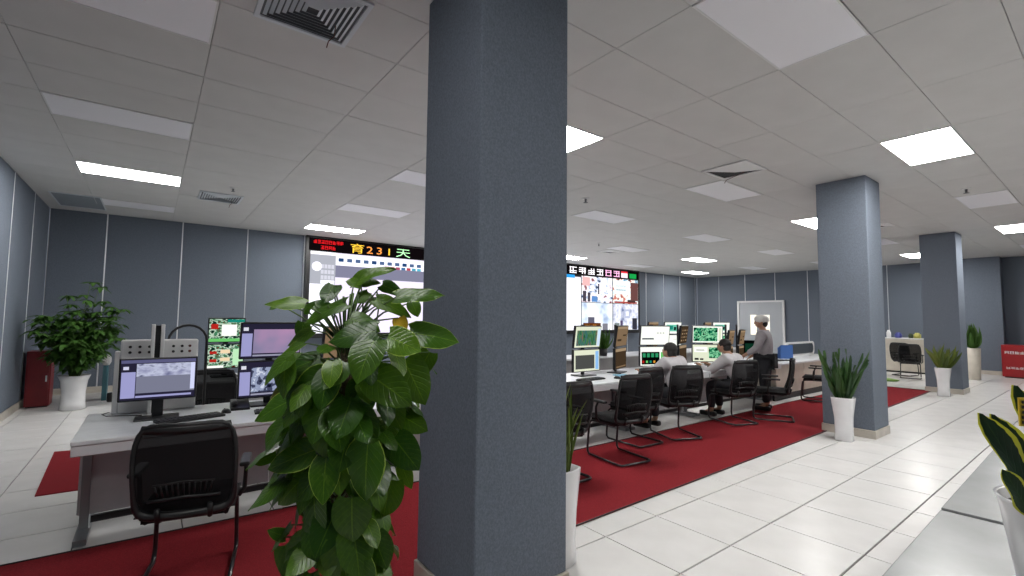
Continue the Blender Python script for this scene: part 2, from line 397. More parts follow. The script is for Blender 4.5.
# ------------------------------------------------------------------ ceiling vents, sprinklers
def diffuser(x0, y0, x1, y1, label, dark=False, wire=False):
    t = thing('ceiling_vent', label, 'vent', ((x0+x1)/2, (y0+y1)/2, HC-.002)); X, Y = (x1-x0)/2, (y1-y0)/2
    f = .03
    MB().box(-X, -Y, -.014, X, -Y+f, 0).box(-X, Y-f, -.014, X, Y, 0).box(-X, -Y+f, -.014, -X+f, Y-f, 0).box(X-f, -Y+f, -.014, X, Y-f, 0).build('frame', WHITEM if dark else VENTM, t)
    MB().box(-X+f, -Y+f, -.002, X-f, Y-f, 0).build('backing', VDARK if dark else mat('vent_shadow_grey', (.12, .13, .14), .8), t)
    if not dark:
        # four triangles of louvres running round the square
        n = 7
        for k in range(n):
            q = 1-(k+.5)/n*.86; a, b = (X-f)*q, (Y-f)*q; h = .010; wd = .020
            for sx, sy in ((0, -1), (0, 1), (-1, 0), (1, 0)):
                if sy: MB().add([(-a, sy*b, -.004), (a, sy*b, -.004), (a-wd, sy*(b-wd), -.016), (-a+wd, sy*(b-wd), -.016), (-a, sy*b, -.002), (a, sy*b, -.002), (a-wd, sy*(b-wd), -.0145), (-a+wd, sy*(b-wd), -.0145)],
                                [(0, 1, 2, 3), (7, 6, 5, 4), (0, 4, 5, 1), (2, 6, 7, 3)]).build('louvre', VENTM, t)
                else: MB().add([(sx*a, -b, -.004), (sx*a, b, -.004), (sx*(a-wd), b-wd, -.016), (sx*(a-wd), -b+wd, -.016), (sx*a, -b, -.002), (sx*a, b, -.002), (sx*(a-wd), b-wd, -.0145), (sx*(a-wd), -b+wd, -.0145)],
                               [(0, 1, 2, 3), (7, 6, 5, 4), (0, 4, 5, 1), (2, 6, 7, 3)]).build('louvre', VENTM, t)
    else:
        MB().add([(-X+f, -Y+f, -.002), (X-f, -Y+f, -.012), (-X+f, Y-f, -.012), (X*.1, Y*.0, -.03)], [(0, 1, 3), (0, 3, 2), (1, 2, 3)]).build('tilted_flap', WHITEM, t)
    if wire:
        MB().tube([(X*.55, Y*.2 if not dark else -Y*.2, -.014), (X*.6, Y*.45, -.05), (X*.52, Y*.62, -.07), (X*.50, Y*.7, -.11)], .004, 6).build('hanging_wire', mat('brown_wire', (.12, .05, .04), .6), t)
    return t
diffuser(.44, 2.85, 1.04, 3.45, 'square louvred ceiling vent at the top of the picture left of the near pillar', wire=True)
diffuser(.52, 9.0, 1.14, 9.66, 'small square louvred ceiling vent right of the lit light by the left wall', wire=True)
diffuser(5.79, 2.80, 6.36, 3.40, 'open dark square ceiling vent with a hanging flap right of the near pillar', dark=True, wire=True)
diffuser(10.4, 8.95, 11.0, 9.5, 'dark ceiling slot near the right end of the video wall', dark=True)
diffuser(11.7, 2.85, 12.2, 3.1, 'small dark ceiling slot just right of the second pillar', dark=True)
t = thing('return_air_grille', 'blue-grey rectangular ceiling grille in the back left corner', 'vent', (-1.13, 11.3, HC-.002))
MB().box(-.33, -.62, -.012, .33, -.6, 0).box(-.33, .6, -.012, .33, .62, 0).box(-.33, -.6, -.012, -.31, .6, 0).box(.31, -.6, -.012, .33, .6, 0).build('frame', VENTM, t)
MB().box(-.31, -.6, -.002, .31, .6, 0).build('backing', mat('grille_grey', (.25, .28, .31), .6), t)
for k in range(14):
    MB().box(-.31, -.575+k*.085, -.010, .31, -.560+k*.085, -.002).build('slat', mat('grille_slat', (.3, .34, .38), .5) if k == 0 else bpy.data.materials['grille_slat'], t)
def sprinkler(x, y, label, s=1):
    t = thing('ceiling_sprinkler', label, 'sprinkler', (x, y, HC))
    MB().lathe([(.045*s, 0), (.045*s, -.008), (.02*s, -.012)], n=16).build('rosette', WHITEM, t)
    MB().lathe([(.014*s, -.010), (.012*s, -.05*s), (.006*s, -.055*s)], n=10).build('body', STEELF, t)
    MB().lathe([(.03*s, -.056*s), (.03*s, -.06*s), (.004, -.062*s)], n=14).build('deflector', STEELF, t)
sprinkler(5.65, 5.4, 'small ceiling sprinkler right beside the top of the near pillar', 1.3)
sprinkler(9.4, 8.5, 'tiny far ceiling sprinkler between the near pillar and the video wall end')
sprinkler(9.6, 1.38, 'ceiling sprinkler in front of the unlit panel right of the second pillar', 1.2)
sprinkler(.92, 8.5, 'ceiling sprinkler beside the small louvred vent on the left')

# ------------------------------------------------------------------ video wall
YV = 12.30
SC_UP = .03
t = thing('video_wall', 'wide video wall with a red and yellow ticker along its top on the back wall', 'screen', (3.0, YV, 1.05))
def vb(x0, z0, x1, z1, m, d=0.0, mb=None):
    mb = mb or MB(); mb.box(x0-3.0, -.002-d, z0-1.05, x1-3.0, 0-d+.0, z1-1.05, m); return mb
XE = 16.02
MB().box(0, 0.004, 0, XE-3, .10, 2.5).build('cabinet', BLACK, t)
MB().box(-.05, -.02, -.05, XE-2.95, .0, 0.0).box(-.05, -.02, 0, 0, .05, 2.5).box(XE-3, -.02, 0, XE-2.95, .05, 2.5).box(-.05, -.02, 2.47, XE-2.95, .05, 2.52).build('frame', BLACK, t)
W1 = E((.97, .97, 1.0), 1.35); W2 = E((.93, .90, .97), 1.25); LIL = E((.56, .56, .66), .9); GREYU = E((.72, .73, .77), 1.0); CY1 = E((.20, .65, .95), 1.1)
def zc(y): return y
cells = [(3.04+1.62*k, 3.04+1.62*(k+1)) for k in range(8)]
pic = [picture('shown_street', [(.25, .3, .4), (.75, .8, .9), (1, 1, 1), (.95, .9, .95), (.55, .35, .35), (.3, .55, .8)], 3.0, 1.2, (1, 1, 1.6)),
       picture('shown_hall', [(.5, .6, .75), (.85, .9, .97), (1, 1, 1), (.97, .97, 1)], 1.6, 1.25),
       picture('shown_people', [(.3, .25, .3), (.8, .5, .45), (1, .98, .95), (.85, .95, 1), (.4, .6, .7), (.9, .9, .95)], 4.0, 1.2),
       picture('shown_glass', [(.45, .5, .65), (.8, .82, .9), (.98, .98, 1), (.7, .75, .9)], 3.2, 1.15)]
TZ = 3.20
# left application window
m_ = MB()
vb(3.06, 2.36, 3.68, 3.10, GREYU, 0, m_); vb(3.68, 2.86, 10.9, 3.14, W1, 0, m_); vb(3.06, 3.10, 3.68, 3.18, W1, 0, m_); vb(3.68, 3.14, 10.9, 3.18, W2, 0, m_)
vb(3.68, 2.55, 6.9, 2.86, LIL, 0, m_); vb(3.06, 1.12, 3.68, 2.36, W1, 0, m_); vb(3.68, 1.12, 6.9, 2.55, W2, 0, m_)
vb(6.92, 1.12, 8.6, 2.86, pic[1], 0, m_); vb(8.62, 1.12, 10.9, 2.86, pic[3], 0, m_)
for k in range(14): vb(3.75+k*.22, 2.96, 3.88+k*.22, 3.05, E((.35, .45, .62) if k % 4 else (.15, .3, .5), .9), .002, m_)
for k, c in enumerate([(.85, .3, .35), (.85, .45, .5), (.75, .35, .45), (.3, .5, .7), (.8, .3, .35), (.35, .7, .8), (.4, .8, .9)]): vb(5.0+k*.16, 2.86, 5.12+k*.16, 2.93, E(c, .9), .003, m_)
for k in range(3):
    for j in range(4): vb(3.32+j*.085, 2.48+k*.14, 3.39+j*.085, 2.58+k*.14, E((.88, .88, .93), 1), .002, m_)
vb(3.32, 2.37, 3.66, 2.46, W1, .002, m_)
dsk = [(3.22-3+.12*math.cos(2*PI*k/20), -.006, 2.80-1.05+.12*math.sin(2*PI*k/20)) for k in range(20)]; m_.add(dsk, [tuple(range(20))], W1)
m_.build('application_display', None, t)
m_ = MB()
vb(10.95, 1.13, 12.62, 3.05, W1, 0, m_); vb(10.95, 3.05, 12.3, 3.17, CY1, 0, m_); vb(12.3, 3.05, 12.62, 3.1, W2, 0, m_)
m_.build('white_column_display', None, t)
def tile_pic(x0, z0, x1, z1, m, ex=[]):
    mb = vb(x0, z0, x1, z1, m); 
    for a in ex: vb(*a, .003, mb)
    mb.build('camera_view', None, t)
tile_pic(12.66, 2.18, 14.38, 3.16, pic[0], [(12.7, 2.8, 13.1, 3.12, E((.95, .75, .75), 1.1)), (12.72, 2.2, 12.9, 2.6, E((.35, .33, .38), .8)), (12.98, 2.2, 13.12, 2.55, E((.35, .33, .38), .8)), (13.2, 2.2, 13.5, 2.42, E((.4, .6, .85), 1)), (13.55, 2.5, 13.62, 2.9, E((.25, .25, .35), .8)), (13.7, 2.6, 14.0, 3.1, W1)])
tile_pic(14.42, 2.18, 15.98, 3.16, pic[2], [(14.5, 2.55, 15.45, 3.1, E((.93, .97, .98), 1.2)), (14.6, 2.85, 15.2, 2.9, E((.5, .6, .65), 1)), (14.6, 2.70, 15.2, 2.74, E((.6, .7, .75), 1)), (15.5, 2.3, 15.97, 3.05, E((.50, .33, .32), .8)), (14.5, 2.19, 15.9, 2.26, E((.75, .3, .28), .9)), (15.3, 2.22, 15.8, 2.34, E((.3, .25, .25), .8))])
tile_pic(12.66, 1.13, 14.38, 2.16, pic[1], [(12.74, 1.13, 13.7, 1.40, E((.45, .25, .12), .8)), (12.85, 1.15, 13.1, 1.33, E((.95, .72, .25), 1.1)), (13.25, 1.15, 13.45, 1.33, E((.85, .55, .2), 1.1)), (13.0, 1.40, 13.35, 1.62, E((.42, .42, .5), .9)), (13.8, 1.13, 14.1, 1.38, E((.55, .55, .6), .9))])
tile_pic(14.42, 1.13, 15.98, 2.16, pic[3], [(14.5, 1.14, 14.8, 1.4, E((.55, .6, .6), .9)), (14.85, 1.14, 15.0, 1.5, E((.4, .35, .5), .8)), (15.1, 1.6, 15.45, 1.95, E((.75, .78, .88), 1.1)), (15.18, 1.68, 15.37, 1.87, W1), (15.6, 1.14, 15.9, 1.6, E((.25, .25, .3), .8))])
MB().box(.02, -.014, 2.15, XE-3.02, .002, 2.46).build('ticker_display', E((.07, .05, .06), .8), t)
def text_mesh(s, size, m, parent, loc, name='lettering', rot=(PI/2, 0, 0), sx=1, ext=.002):
    cu = bpy.data.curves.new('text', 'FONT'); cu.body = s; cu.size = size; cu.extrude = ext; cu.resolution_u = 2
    tmp = bpy.data.objects.new('text', cu); C.objects.link(tmp)
    bpy.context.view_layer.update()
    me = bpy.data.meshes.new_from_object(tmp.evaluated_get(bpy.context.evaluated_depsgraph_get())); bpy.data.objects.remove(tmp)
    me.materials.clear(); me.materials.append(m); me.name = name
    o = bpy.data.objects.new(name, me); C.objects.link(o); o.parent = parent; o.location = loc; o.rotation_euler = rot; o.scale = (sx, 1, 1); return o
def marks(mb, x, z, n, w_, h, y, m, seed=0, gap=1.25):
    # rows of small unreadable characters: bars only
    rr = random.Random(seed)
    for k in range(n):
        a = x+k*w_*gap; th = h*.13
        for q in rr.sample((0, .28, .55, .85), 3): mb.box(a, y, z+q*h, a+w_, y+.002, z+q*h+th, m)
        for q in rr.sample((.05, .42, .8), 2): mb.box(a+q*w_, y, z, a+q*w_+w_*.14, y+.002, z+h, m)
YEL = E((1.0, .80, .25), 1.5); ORG = E((1.0, .62, .30), 1.4); GRN = E((.75, 1.0, .75), 1.4)
for ch, x, sx, mm in (('育', 4.02, 1.5, YEL), ('2', 4.46, 1.45, ORG), ('3', 4.73, 1.45, ORG), ('1', 5.01, 1.4, YEL), ('天', 5.29, 1.7, GRN)):
    text_mesh(ch, .27, mm, t, (x-3.0, -.018, 2.19), sx=sx)
m_ = MB(); marks(m_, .12, 2.33, 8, .075, .09, -.018, E((.95, .12, .15), 1.2), 3); marks(m_, .30, 2.19, 4, .075, .09, -.018, E((.95, .12, .15), 1.2), 4); m_.build('red_lettering', None, t)
m_ = MB()
for k in range(6): marks(m_, 9.02+k*.485, 2.18, 1, .36, .24, -.018, E((1, .98, 1) if k < 4 else (1, .75, .9), 1.4), 20+k)
m_.build('white_lettering', None, t)
MB().box(11.55+.35, -.018, 2.17, 12.30, -.014, 2.36, E((.98, .9, .92), 1.3)).box(11.9, -.018, 2.36, 12.3, -.014, 2.43, E((.9, .2, .25), 1.2)).box(12.42, -.018, 2.17, 12.85, -.014, 2.36, E((.10, .65, .30), 1.1)).build('status_display', None, t)

# ------------------------------------------------------------------ double door in the far wall
d = struct(MB().box(XR-.055, 8.58, .0, XR-.03+.0, 10.36, 2.33).build('door_1', mat('light_grey_door', (.42, .44, .47), .45)))
for a, b in ((8.60, 9.465), (9.475, 10.34)):
    MB().rbox(XR-.085, a, .01, XR-.055, b, 2.30, .004, seg=1).build('door_leaf', bpy.data.materials['light_grey_door'], d)
MB().box(XR-.11, 8.50, 0, XR-.03, 8.58, 2.40).box(XR-.11, 10.36, 0, XR-.03, 10.44, 2.40).box(XR-.11, 8.58, 2.33, XR-.03, 10.36, 2.40).build('door_frame', WHITEM, d)
for a in (9.08, 9.62):
    MB().box(XR-.094, a, .95, XR-.084, a+.26, 1.80).build('window_pane', E((.97, .95, .90), 1.3), d)
for a in (9.40, 9.54): MB().tube([(XR-.12, a, .95), (XR-.12, a, 1.15)], .012, 8).build('handle', STRIP, d)

# ------------------------------------------------------------------ desks
def top_slab(mb, x0, y0, x1, y1, z, th=.03): return mb.rbox(x0, y0, z-th, x1, y1, z, .006, seg=2)
def desk(x0, x1, y0, y1, label, group=None, seams=(), z=.75, drop=0.0):
    t = thing('control_desk', label, 'desk', (x0, y0, 0), 0, group); L = x1-x0; D = y1-y0
    top_slab(MB(), .0, 0, L-.004, D, z).build('desktop', DESKTOP, t)
    MB().rbox(0.002, .012, z-.10, L-.006, .04, z-.032, .004, seg=1).build('front_apron', DESKEDGE, t)
    cuts = [0.015]+list(seams)+[L-.02]
    for a, b in zip(cuts, cuts[1:]):
        MB().rbox(a+.003, .50, .13, b-.003, .52, z-.032, .003, seg=1).build('modesty_panel', DESKP, t)
    MB().box(0.01, .52, .13, .035, D-.01, z-.032).build('side_panel', DESKP, t)
    for xx in (.02, L-.10):
        MB().box(xx, .24, 0.012, xx+.07, .86, .05).box(xx+.01, .46, .05, xx+.06, .50, z-.09).build('leg', STEELF, t)
    MB().box(.09, .47, .08, L-.10, .50, .125).build('cross_rail', BLACK, t)
    return t
desk(-.37, 1.55, 4.04, 5.06, 'pale grey control desk at the left end of the row, behind the leafy foreground plant', 'control desks of the front row', (1.23,))
desk(1.56, 3.15, 4.03, 5.05, 'grey control desk hidden behind the trailing plant and the near pillar', 'control desks of the front row', (.8,))
desk(3.16, 5.35, 4.02, 5.04, 'pale control desk right of the near pillar with keyboard and blue paper', 'control desks of the front row', (1.1,))
desk(5.36, 7.0, 4.02, 5.04, 'pale control desk in front of the first seated man from the near pillar', 'control desks of the front row', (.8,))
desk(7.01, 9.55, 4.02, 5.04, 'pale control desk in front of the leaning second seated man', 'control desks of the front row', (.95,))
# end counter
t = thing('counter', 'wood-panelled counter with pale top at the far end of the desk row', 'counter', (9.6, 4.16, 0))
MB().rbox(-.05, -.02, .68, 3.9, 1.0, .72, .01).build('countertop', DESKTOP, t)
for k in range(6): MB().rbox(k*.64+.004, 0, .13, k*.64+.636, .02, .678, .003, seg=1).build('front_panel', CREAMP, t)
MB().box(.02, .04, .0, 3.8, .08, .13).build('plinth', BLACK, t)
MB().box(0, .02, .13, .02, .98, .678).box(3.82, .02, .13, 3.84, .98, .678).box(0, .96, 0, 3.84, .98, .678).build('side_panel', CREAMP, t)
# second row of desks
def far_desk(x0, x1, label):
    t = thing('control_desk', label, 'desk', (x0, 6.75, 0), 0, 'control desks of the back row'); L = x1-x0
    top_slab(MB(), 0, 0, L-.01, .8, .75).build('desktop', DESKTOP, t)
    MB().box(.01, .3, .1, L-.02, .32, .718).build('modesty_panel', DESKP, t)
    for xx in (.02, L-.09): MB().box(xx, .1, .012, xx+.06, .7, .05).box(xx+.01, .33, .05, xx+.05, .4, .718).build('leg', STEELF, t)
far_desk(.2, 3.2, 'back row desk seen between the left monitors')
far_desk(3.2, 6.4, 'back row desk behind the near pillar')
far_desk(6.4, 9.6, 'back row desk with the small palm, seen right of the near pillar')
far_desk(9.6, 13.8, 'back row desk at the far end behind the seated men')

# ------------------------------------------------------------------ chairs
def make_chair(label, loc, rz):
    t = thing('office_chair', label, 'chair', loc, rz, 'black mesh cantilever chairs')
    # seat
    bm = bmesh.new(); bmesh.ops.create_cube(bm, size=1)
    for v in bm.verts: v.co = Vector((v.co.x*.47, .01+v.co.y*.47, .445+v.co.z*.07))
    bmesh.ops.bevel(bm, geom=bm.edges[:], offset=.032, segments=3, affect='EDGES')
    MB().bm(bm, smooth=True).build('seat', BLACKF, t)
    # back: grid curved in x and z
    def bp(u, v, off=0):    # u -1..1, v 0..1
        hw = .225+.012*math.sin(v*PI); hw *= 1-.10*max(0, v-.8)/.2
        z = .45+.50*v; y = -.235-.09*v+.045*(u*u)*1.0-.05*math.sin(v*PI)*.6
        return Vector((u*hw, y+off, z))
    N, K = 12, 12; vs = []; fs = []
    for j in range(K+1):
        for i in range(N+1): vs.append(bp(-1+2*i/N, j/K))
    fs = [(j*(N+1)+i, j*(N+1)+i+1, (j+1)*(N+1)+i+1, (j+1)*(N+1)+i) for j in range(K) for i in range(N)]
    MB().add(vs, fs, None, True).build('mesh_back', MESHM, t)
    loop = [bp(-1+2*i/10, 0) for i in range(11)]+[bp(1, j/10) for j in range(1, 10)]+[bp(1-2*i/10, 1) for i in range(11)]+[bp(-1, 1-j/10) for j in range(1, 10)]
    # round the corners
    lp = loop[:]
    for _ in range(2): lp = [(lp[i-1]+lp[i]*2+lp[(i+1) % len(lp)])/4 for i in range(len(lp))]
    rr = [.013+.012*max(0, 1-(p.z-.45)/.12) for p in lp]
    MB().tube(lp, rr, 8, closed=True).build('back_frame', BLACK, t)
    MB().add([bp(-1+2*i/10, 1-j*.085, -.008) for j in (0, 1) for i in range(11)]+[bp(-1+2*i/10, 1-j*.085, .008) for j in (0, 1) for i in range(11)],
             [(i, i+1, 12+i, 11+i) for i in range(10)]+[(22+i+1, 22+i, 33+i, 33+i+1) for i in range(10)]+[(i, 22+i, 23+i, 1+i) for i in range(10)]+[(11+i, 12+i, 34+i, 33+i) for i in range(10)], None, True).build('top_band', BLACK, t)
    # lumbar comb
    lb = MB()
    for i in range(11):
        u = -.5+i*.1; lb.tube([bp(u, .24, -.012), bp(u*1.1, .38-.04*abs(u), -.014)], .005, 5)
    lb.tube([bp(-.72+.144*i, .22-.04*abs(-.72+.144*i), -.012) for i in range(11)], .009, 6).tube([bp(-.60+.12*i, .40-.05*abs(-.6+.12*i), -.012) for i in range(11)], .005, 6)
    lb.build('lumbar_support', BLACK, t)
    for sx in (-1, 1):
        MB().tube([(sx*.235, .05, .42), (sx*.265, .06, .46), (sx*.27, .05, .58), (sx*.27, .02, .635)], [.014, .014, .012, .012], 8).build('armrest_post', BLACK, t)
        MB().rbox(sx*.27-.027, -.11, .635, sx*.27+.027, .13, .662, .010).build('armrest', BLACK, t)
        # cantilever side: back of seat -> front -> down -> runner
        MB().tube([(sx*.19, -.16, .405), (sx*.20, .10, .405), (sx*.21, .20, .400), (sx*.212, .235, .37), (sx*.214, .245, .30), (sx*.218, .265, .10), (sx*.22, .262, .05), (sx*.22, .235, .023), (sx*.22, .15, .022), (sx*.22, -.24, .022)], .0125, 8).build('leg', CHFRAME, t)
    MB().tube([(-.22, -.24, .022), (-.205, -.275, .022), (-.17, -.285, .022), (.17, -.285, .022), (.205, -.275, .022), (.22, -.24, .022)], .0125, 8).build('rear_bar', CHFRAME, t)
    for q in (-.12, .08): MB().box(-.19, q, .398, .19, q+.04, .412).build('seat_bracket', CHFRAME, t)
    for sx in (-1, 1): MB().tube([(sx*.10, -.1, .40), (sx*.12, -.24, .43), (sx*.12, -.262, .50)], .014, 8).build('back_bracket', BLACK, t)
    return t
ch0 = make_chair('black mesh chair at the left desk, nearest and largest of all chairs', (.24, 3.42, .010), R(-12))
def chair(x, y, a, label, z=.010): return dup(ch0, (x, y, z), R(a), label)
chair(3.20, 3.46, 0, 'black mesh chair half hidden by the near pillar, beside the white pot')
chair(4.18, 3.50, -8, 'black mesh chair pulled out on the carpet, first fully seen right of the near pillar')
chair(4.92, 3.86, -4, 'black mesh chair pushed in between the pulled-out chair and the first seated man')
chair(5.63, 3.74, -24, 'black mesh chair under the first seated man from the near pillar')
chair(7.10, 3.72, -20, 'black mesh chair under the leaning second seated man')
chair(7.82, 3.46, 26, 'black mesh chair turned side-on beside the standing man')
chair(10.35, 3.72, 18, 'empty black mesh chair in front of the panelled counter, left of the second pillar')
chair(.50, 5.75, 172, 'black mesh chair behind the left desk, facing the camera over the mouse', 0)
chair(16.8, 3.72, -78, 'nearer far black chair between the second and third pillars', 0)
chair(17.5, 4.0, -100, 'farther black chair by the white cabinet between the pillars', 0)

# ------------------------------------------------------------------ monitors
BEZ = mat('black_monitor_bezel', (.010, .010, .012), .35)
def display(mb, w_, h, rects, y=-.0135):
    for i, (a, b, c, d_, m) in enumerate(rects):   # fractions from left, bottom
        yy = y-.0004*i
        mb.add([(-w_/2+a*w_, yy, b*h), (-w_/2+c*w_, yy, b*h), (-w_/2+c*w_, yy, d_*h), (-w_/2+a*w_, yy, d_*h)], [(0, 1, 2, 3)], m)
def housing(parent, w_, h, z, rects, tilt=0, bez=.012, whitebez=False):
    o = MB().rbox(-w_/2, -.012, 0, w_/2, .028, h, .006).rbox(-w_*.3, .026, h*.2, w_*.3, .05, h*.8, .01).build('screen_housing', BEZ if not whitebez else WHITEM, parent, (0, 0, z))
    o.rotation_euler = (tilt, 0, 0)
    mb = MB(); display(mb, w_-2*bez, h-2*bez, rects); s = mb.build('display', None, o, (0, 0, bez)); return o
def stacked(label, x, y, rz, up_, lo, w_=.53, h=.315, z=.75, base=True, off=.06, group='stacked pairs of monitors'):
    t = thing('stacked_monitors', label, 'monitor', (x, y, z), rz, group)
    housing(t, w_, h, off, lo, 0); housing(t, w_, h, off+h+.018, up_, R(8))
    MB().rbox(-.15, -.06, 0.001, .15, .16, .016, .005).build('stand_base', BEZ, t)
    MB().rbox(-.03, .06, .016, .03, .085, .72, .005, seg=1).build('pole', BEZ, t)
    MB().box(-.05, .035, off+h*.5-.03, .05, .06, off+h*.5+.03).box(-.05, .035, off+h*1.5-.01, .05, .06, off+h*1.5+.05).build('bracket', BEZ, t)
    return t
Wt = E((.96, .97, .94), 1.15); OFFW = E((.88, .90, .80), 1.05); LAV = E((.66, .66, .86), .85); DKP = E((.18, .17, .26), .7); BLK = E((.03, .04, .04), .5)
GR = E((.20, .62, .42), .9); GR2 = E((.45, .82, .45), .9); TEAL = E((.10, .55, .48), .95); DG = E((.08, .25, .18), .7); RED = E((.75, .15, .12), .9)
TAN = E((.58, .48, .37), .75); TAND = E((.34, .27, .20), .6); TANL = E((.70, .60, .48), .8); LB = E((.55, .75, .95), 1.0)
p_clouds = picture('camera_view_clouds', [(.42, .38, .52), (.60, .56, .70), (.78, .60, .76), (.88, .66, .80)], 2.2, .8)
p_room = picture('camera_view_room', [(.40, .42, .56), (.62, .63, .76), (.80, .82, .92), (.35, .36, .5)], 13, .85, (1, 1, 1.8))
p_office = picture('camera_view_office', [(.10, .12, .18), (.28, .30, .40), (.62, .66, .78), (.85, .88, .95), (.40, .42, .52)], 16, .85)
p_sheet = picture('green_spreadsheet', [(.15, .35, .25), (.35, .55, .35), (.25, .45, .45), (.55, .45, .35), (.5, .65, .55)], 34, .8, (1.5, 1, .25))
p_circ = picture('green_circuit_display', [(.02, .10, .08), (.10, .50, .35), (.55, .85, .65), (.03, .18, .14), (.85, .95, .85)], 22, .9)
p_game = picture('coloured_status_display', [(.04, .10, .09), (.10, .25, .2), (.80, .9, .8), (.3, .55, .4), (.45, .12, .1), (.06, .14, .12)], 16, .8, (1, 1, 1.5))
cam_ui = lambda pic_: [(0, 0, 1, 1, DKP), (0, .05, .17, .72, LAV), (.02, .8, .1, .9, E((.9, .9, .95), .9)), (.19, .13, 1, .84, pic_), (.19, .04, .97, .09, E((.7, .7, .8), .7))]
tan_ui = [(0, 0, 1, 1, TAN), (.0, .88, 1, 1, TANL), (.55, .5, .9, .58, TAND), (.08, .25, .45, .36, TAND)]
tan_dk = [(0, 0, 1, 1, TAND), (0, .85, 1, 1, TANL), (.05, .05, .95, .12, TAN)]
tan_tx = [(0, 0, 1, 1, TAND)]+[(.12+.3*(k % 3), .12+.2*(k//3), .30+.3*(k % 3), .20+.2*(k//3), TAN if k % 2 else TANL) for k in range(12)]
sheet_ui = [(0, 0, 1, 1, OFFW), (.06, .08, .86, .82, p_sheet), (.88, .05, .99, .9, E((.80, .88, .97), 1.05))]
grey_ui = [(0, 0, 1, 1, OFFW), (.05, .10, .80, .76, E((.36, .37, .36), .7)), (.84, .05, .97, .93, LB)]
white_ui = [(0, 0, 1, 1, Wt), (.05, .28, .46, .36, E((.35, .38, .42), .7)), (.56, .62, .62, .66, E((.5, .5, .5), .8)), (.66, .62, .72, .66, E((.5, .5, .5), .8)), (.76, .62, .82, .66, E((.5, .5, .5), .8))]
darkg_ui = [(0, 0, 1, 1, Wt), (.04, .06, .68, .74, BLK), (.72, .06, .96, .72, GR2)]+[(.08+.15*k, .45, .18+.15*k, .66, GR) for k in range(4)]+[(.06+.13*k, .14, .13+.13*k, .27, c) for k, c in enumerate((RED, GR2, TEAL, E((.9, .6, .2), .9)))]
circ_ui = [(0, 0, 1, 1, Wt), (.02, .08, .84, .92, p_circ), (.87, .1, .97, .9, OFFW)]
mix_ui = [(0, 0, 1, 1, OFFW), (.05, .55, .5, .88, Wt), (.55, .2, .96, .85, p_circ), (.06, .08, .2, .2, BLK), (.24, .08, .36, .18, BLK), (.12, .66, .4, .70, E((.3, .35, .3), .7))]
game_ui = [(0, 0, 1, 1, p_game), (0, .0, 1, .13, GR2), (.35, .25, .78, .75, Wt), (.5, .85, 1, .98, TEAL), (.05, .55, .25, .78, RED)]
game2 = [(0, 0, 1, 1, p_game), (.0, 0, .45, .1, Wt), (.35, .62, .62, .78, E((.95, .85, .7), 1)), (.35, .28, .62, .44, E((.95, .85, .7), 1)), (.70, .1, 1, .8, E((.75, .93, .75), 1)), (.05, .6, .25, .72, RED), (.05, .25, .25, .38, RED)]
teal_ui = [(0, 0, 1, 1, Wt), (.1, .2, .8, .8, E((.45, .80, .70), 1)), (.3, .35, .5, .7, TEAL), (.55, .3, .7, .6, DG)]

stacked('two stacked monitors showing camera pictures, beside the leafy foreground plant', .865, 4.72, 0, cam_ui(p_clouds), cam_ui(p_office), .50, .325, off=.075)
stacked('stacked monitors with tan screens hidden behind the foreground plant', 1.55, 4.72, R(12), tan_ui, tan_dk)
stacked('stacked monitors with white screens behind the near pillar', 2.6, 4.70, 0, white_ui, mix_ui)
stacked('stacked monitors with tan screens hidden behind the near pillar', 3.8, 4.68, R(12), tan_ui, tan_dk)
stacked('stacked monitors showing a coloured table above a grey window, right beside the near pillar', 4.89, 4.66, 0, sheet_ui, grey_ui)
stacked('stacked monitors with tan screens, first tan pair right of the near pillar', 5.62, 4.66, R(22), tan_ui, tan_dk)
stacked('stacked monitors with a white page above a dark green one, before the first seated man', 6.40, 4.62, R(-22), white_ui, darkg_ui)
stacked('stacked monitors with dark tan screens between the two seated men', 7.28, 4.68, R(20), tan_tx, tan_dk)
stacked('stacked monitors with green circuit pictures, left of the leaning second seated man', 7.86, 4.56, R(-42), circ_ui, mix_ui)
stacked('stacked tan monitors behind the head of the leaning man, left one of two', 8.88, 4.68, R(12), tan_ui, tan_dk, w_=.34, h=.29, off=.02)
stacked('stacked tan monitors left of the standing man, right one of two', 9.30, 4.68, R(12), tan_ui, tan_dk, w_=.34, h=.29, off=.02)
G2 = 'monitors of the back row'
stacked('stacked back row monitors with green and white screens, left of the camera picture monitors', .78, 7.15, 0, game_ui, game2, group=G2, off=.11, w_=.42, h=.32)
stacked('stacked back row monitors with tan screens, hidden behind the white page monitors', 9.9, 7.2, R(10), tan_ui, tan_dk, group=G2, off=.10)
stacked('stacked back row monitors with teal picture, above and behind the first seated man', 10.75, 7.2, R(-18), teal_ui, white_ui, group=G2, off=.10)
stacked('stacked back row monitors with tan screens behind the green circuit monitors', 12.4, 7.2, R(12), tan_ui, tan_dk, group=G2, off=.10)
stacked('stacked back row monitors with pale green screen, far behind the green circuit monitors', 13.15, 7.2, R(-30), teal_ui, mix_ui, group=G2, off=.10)

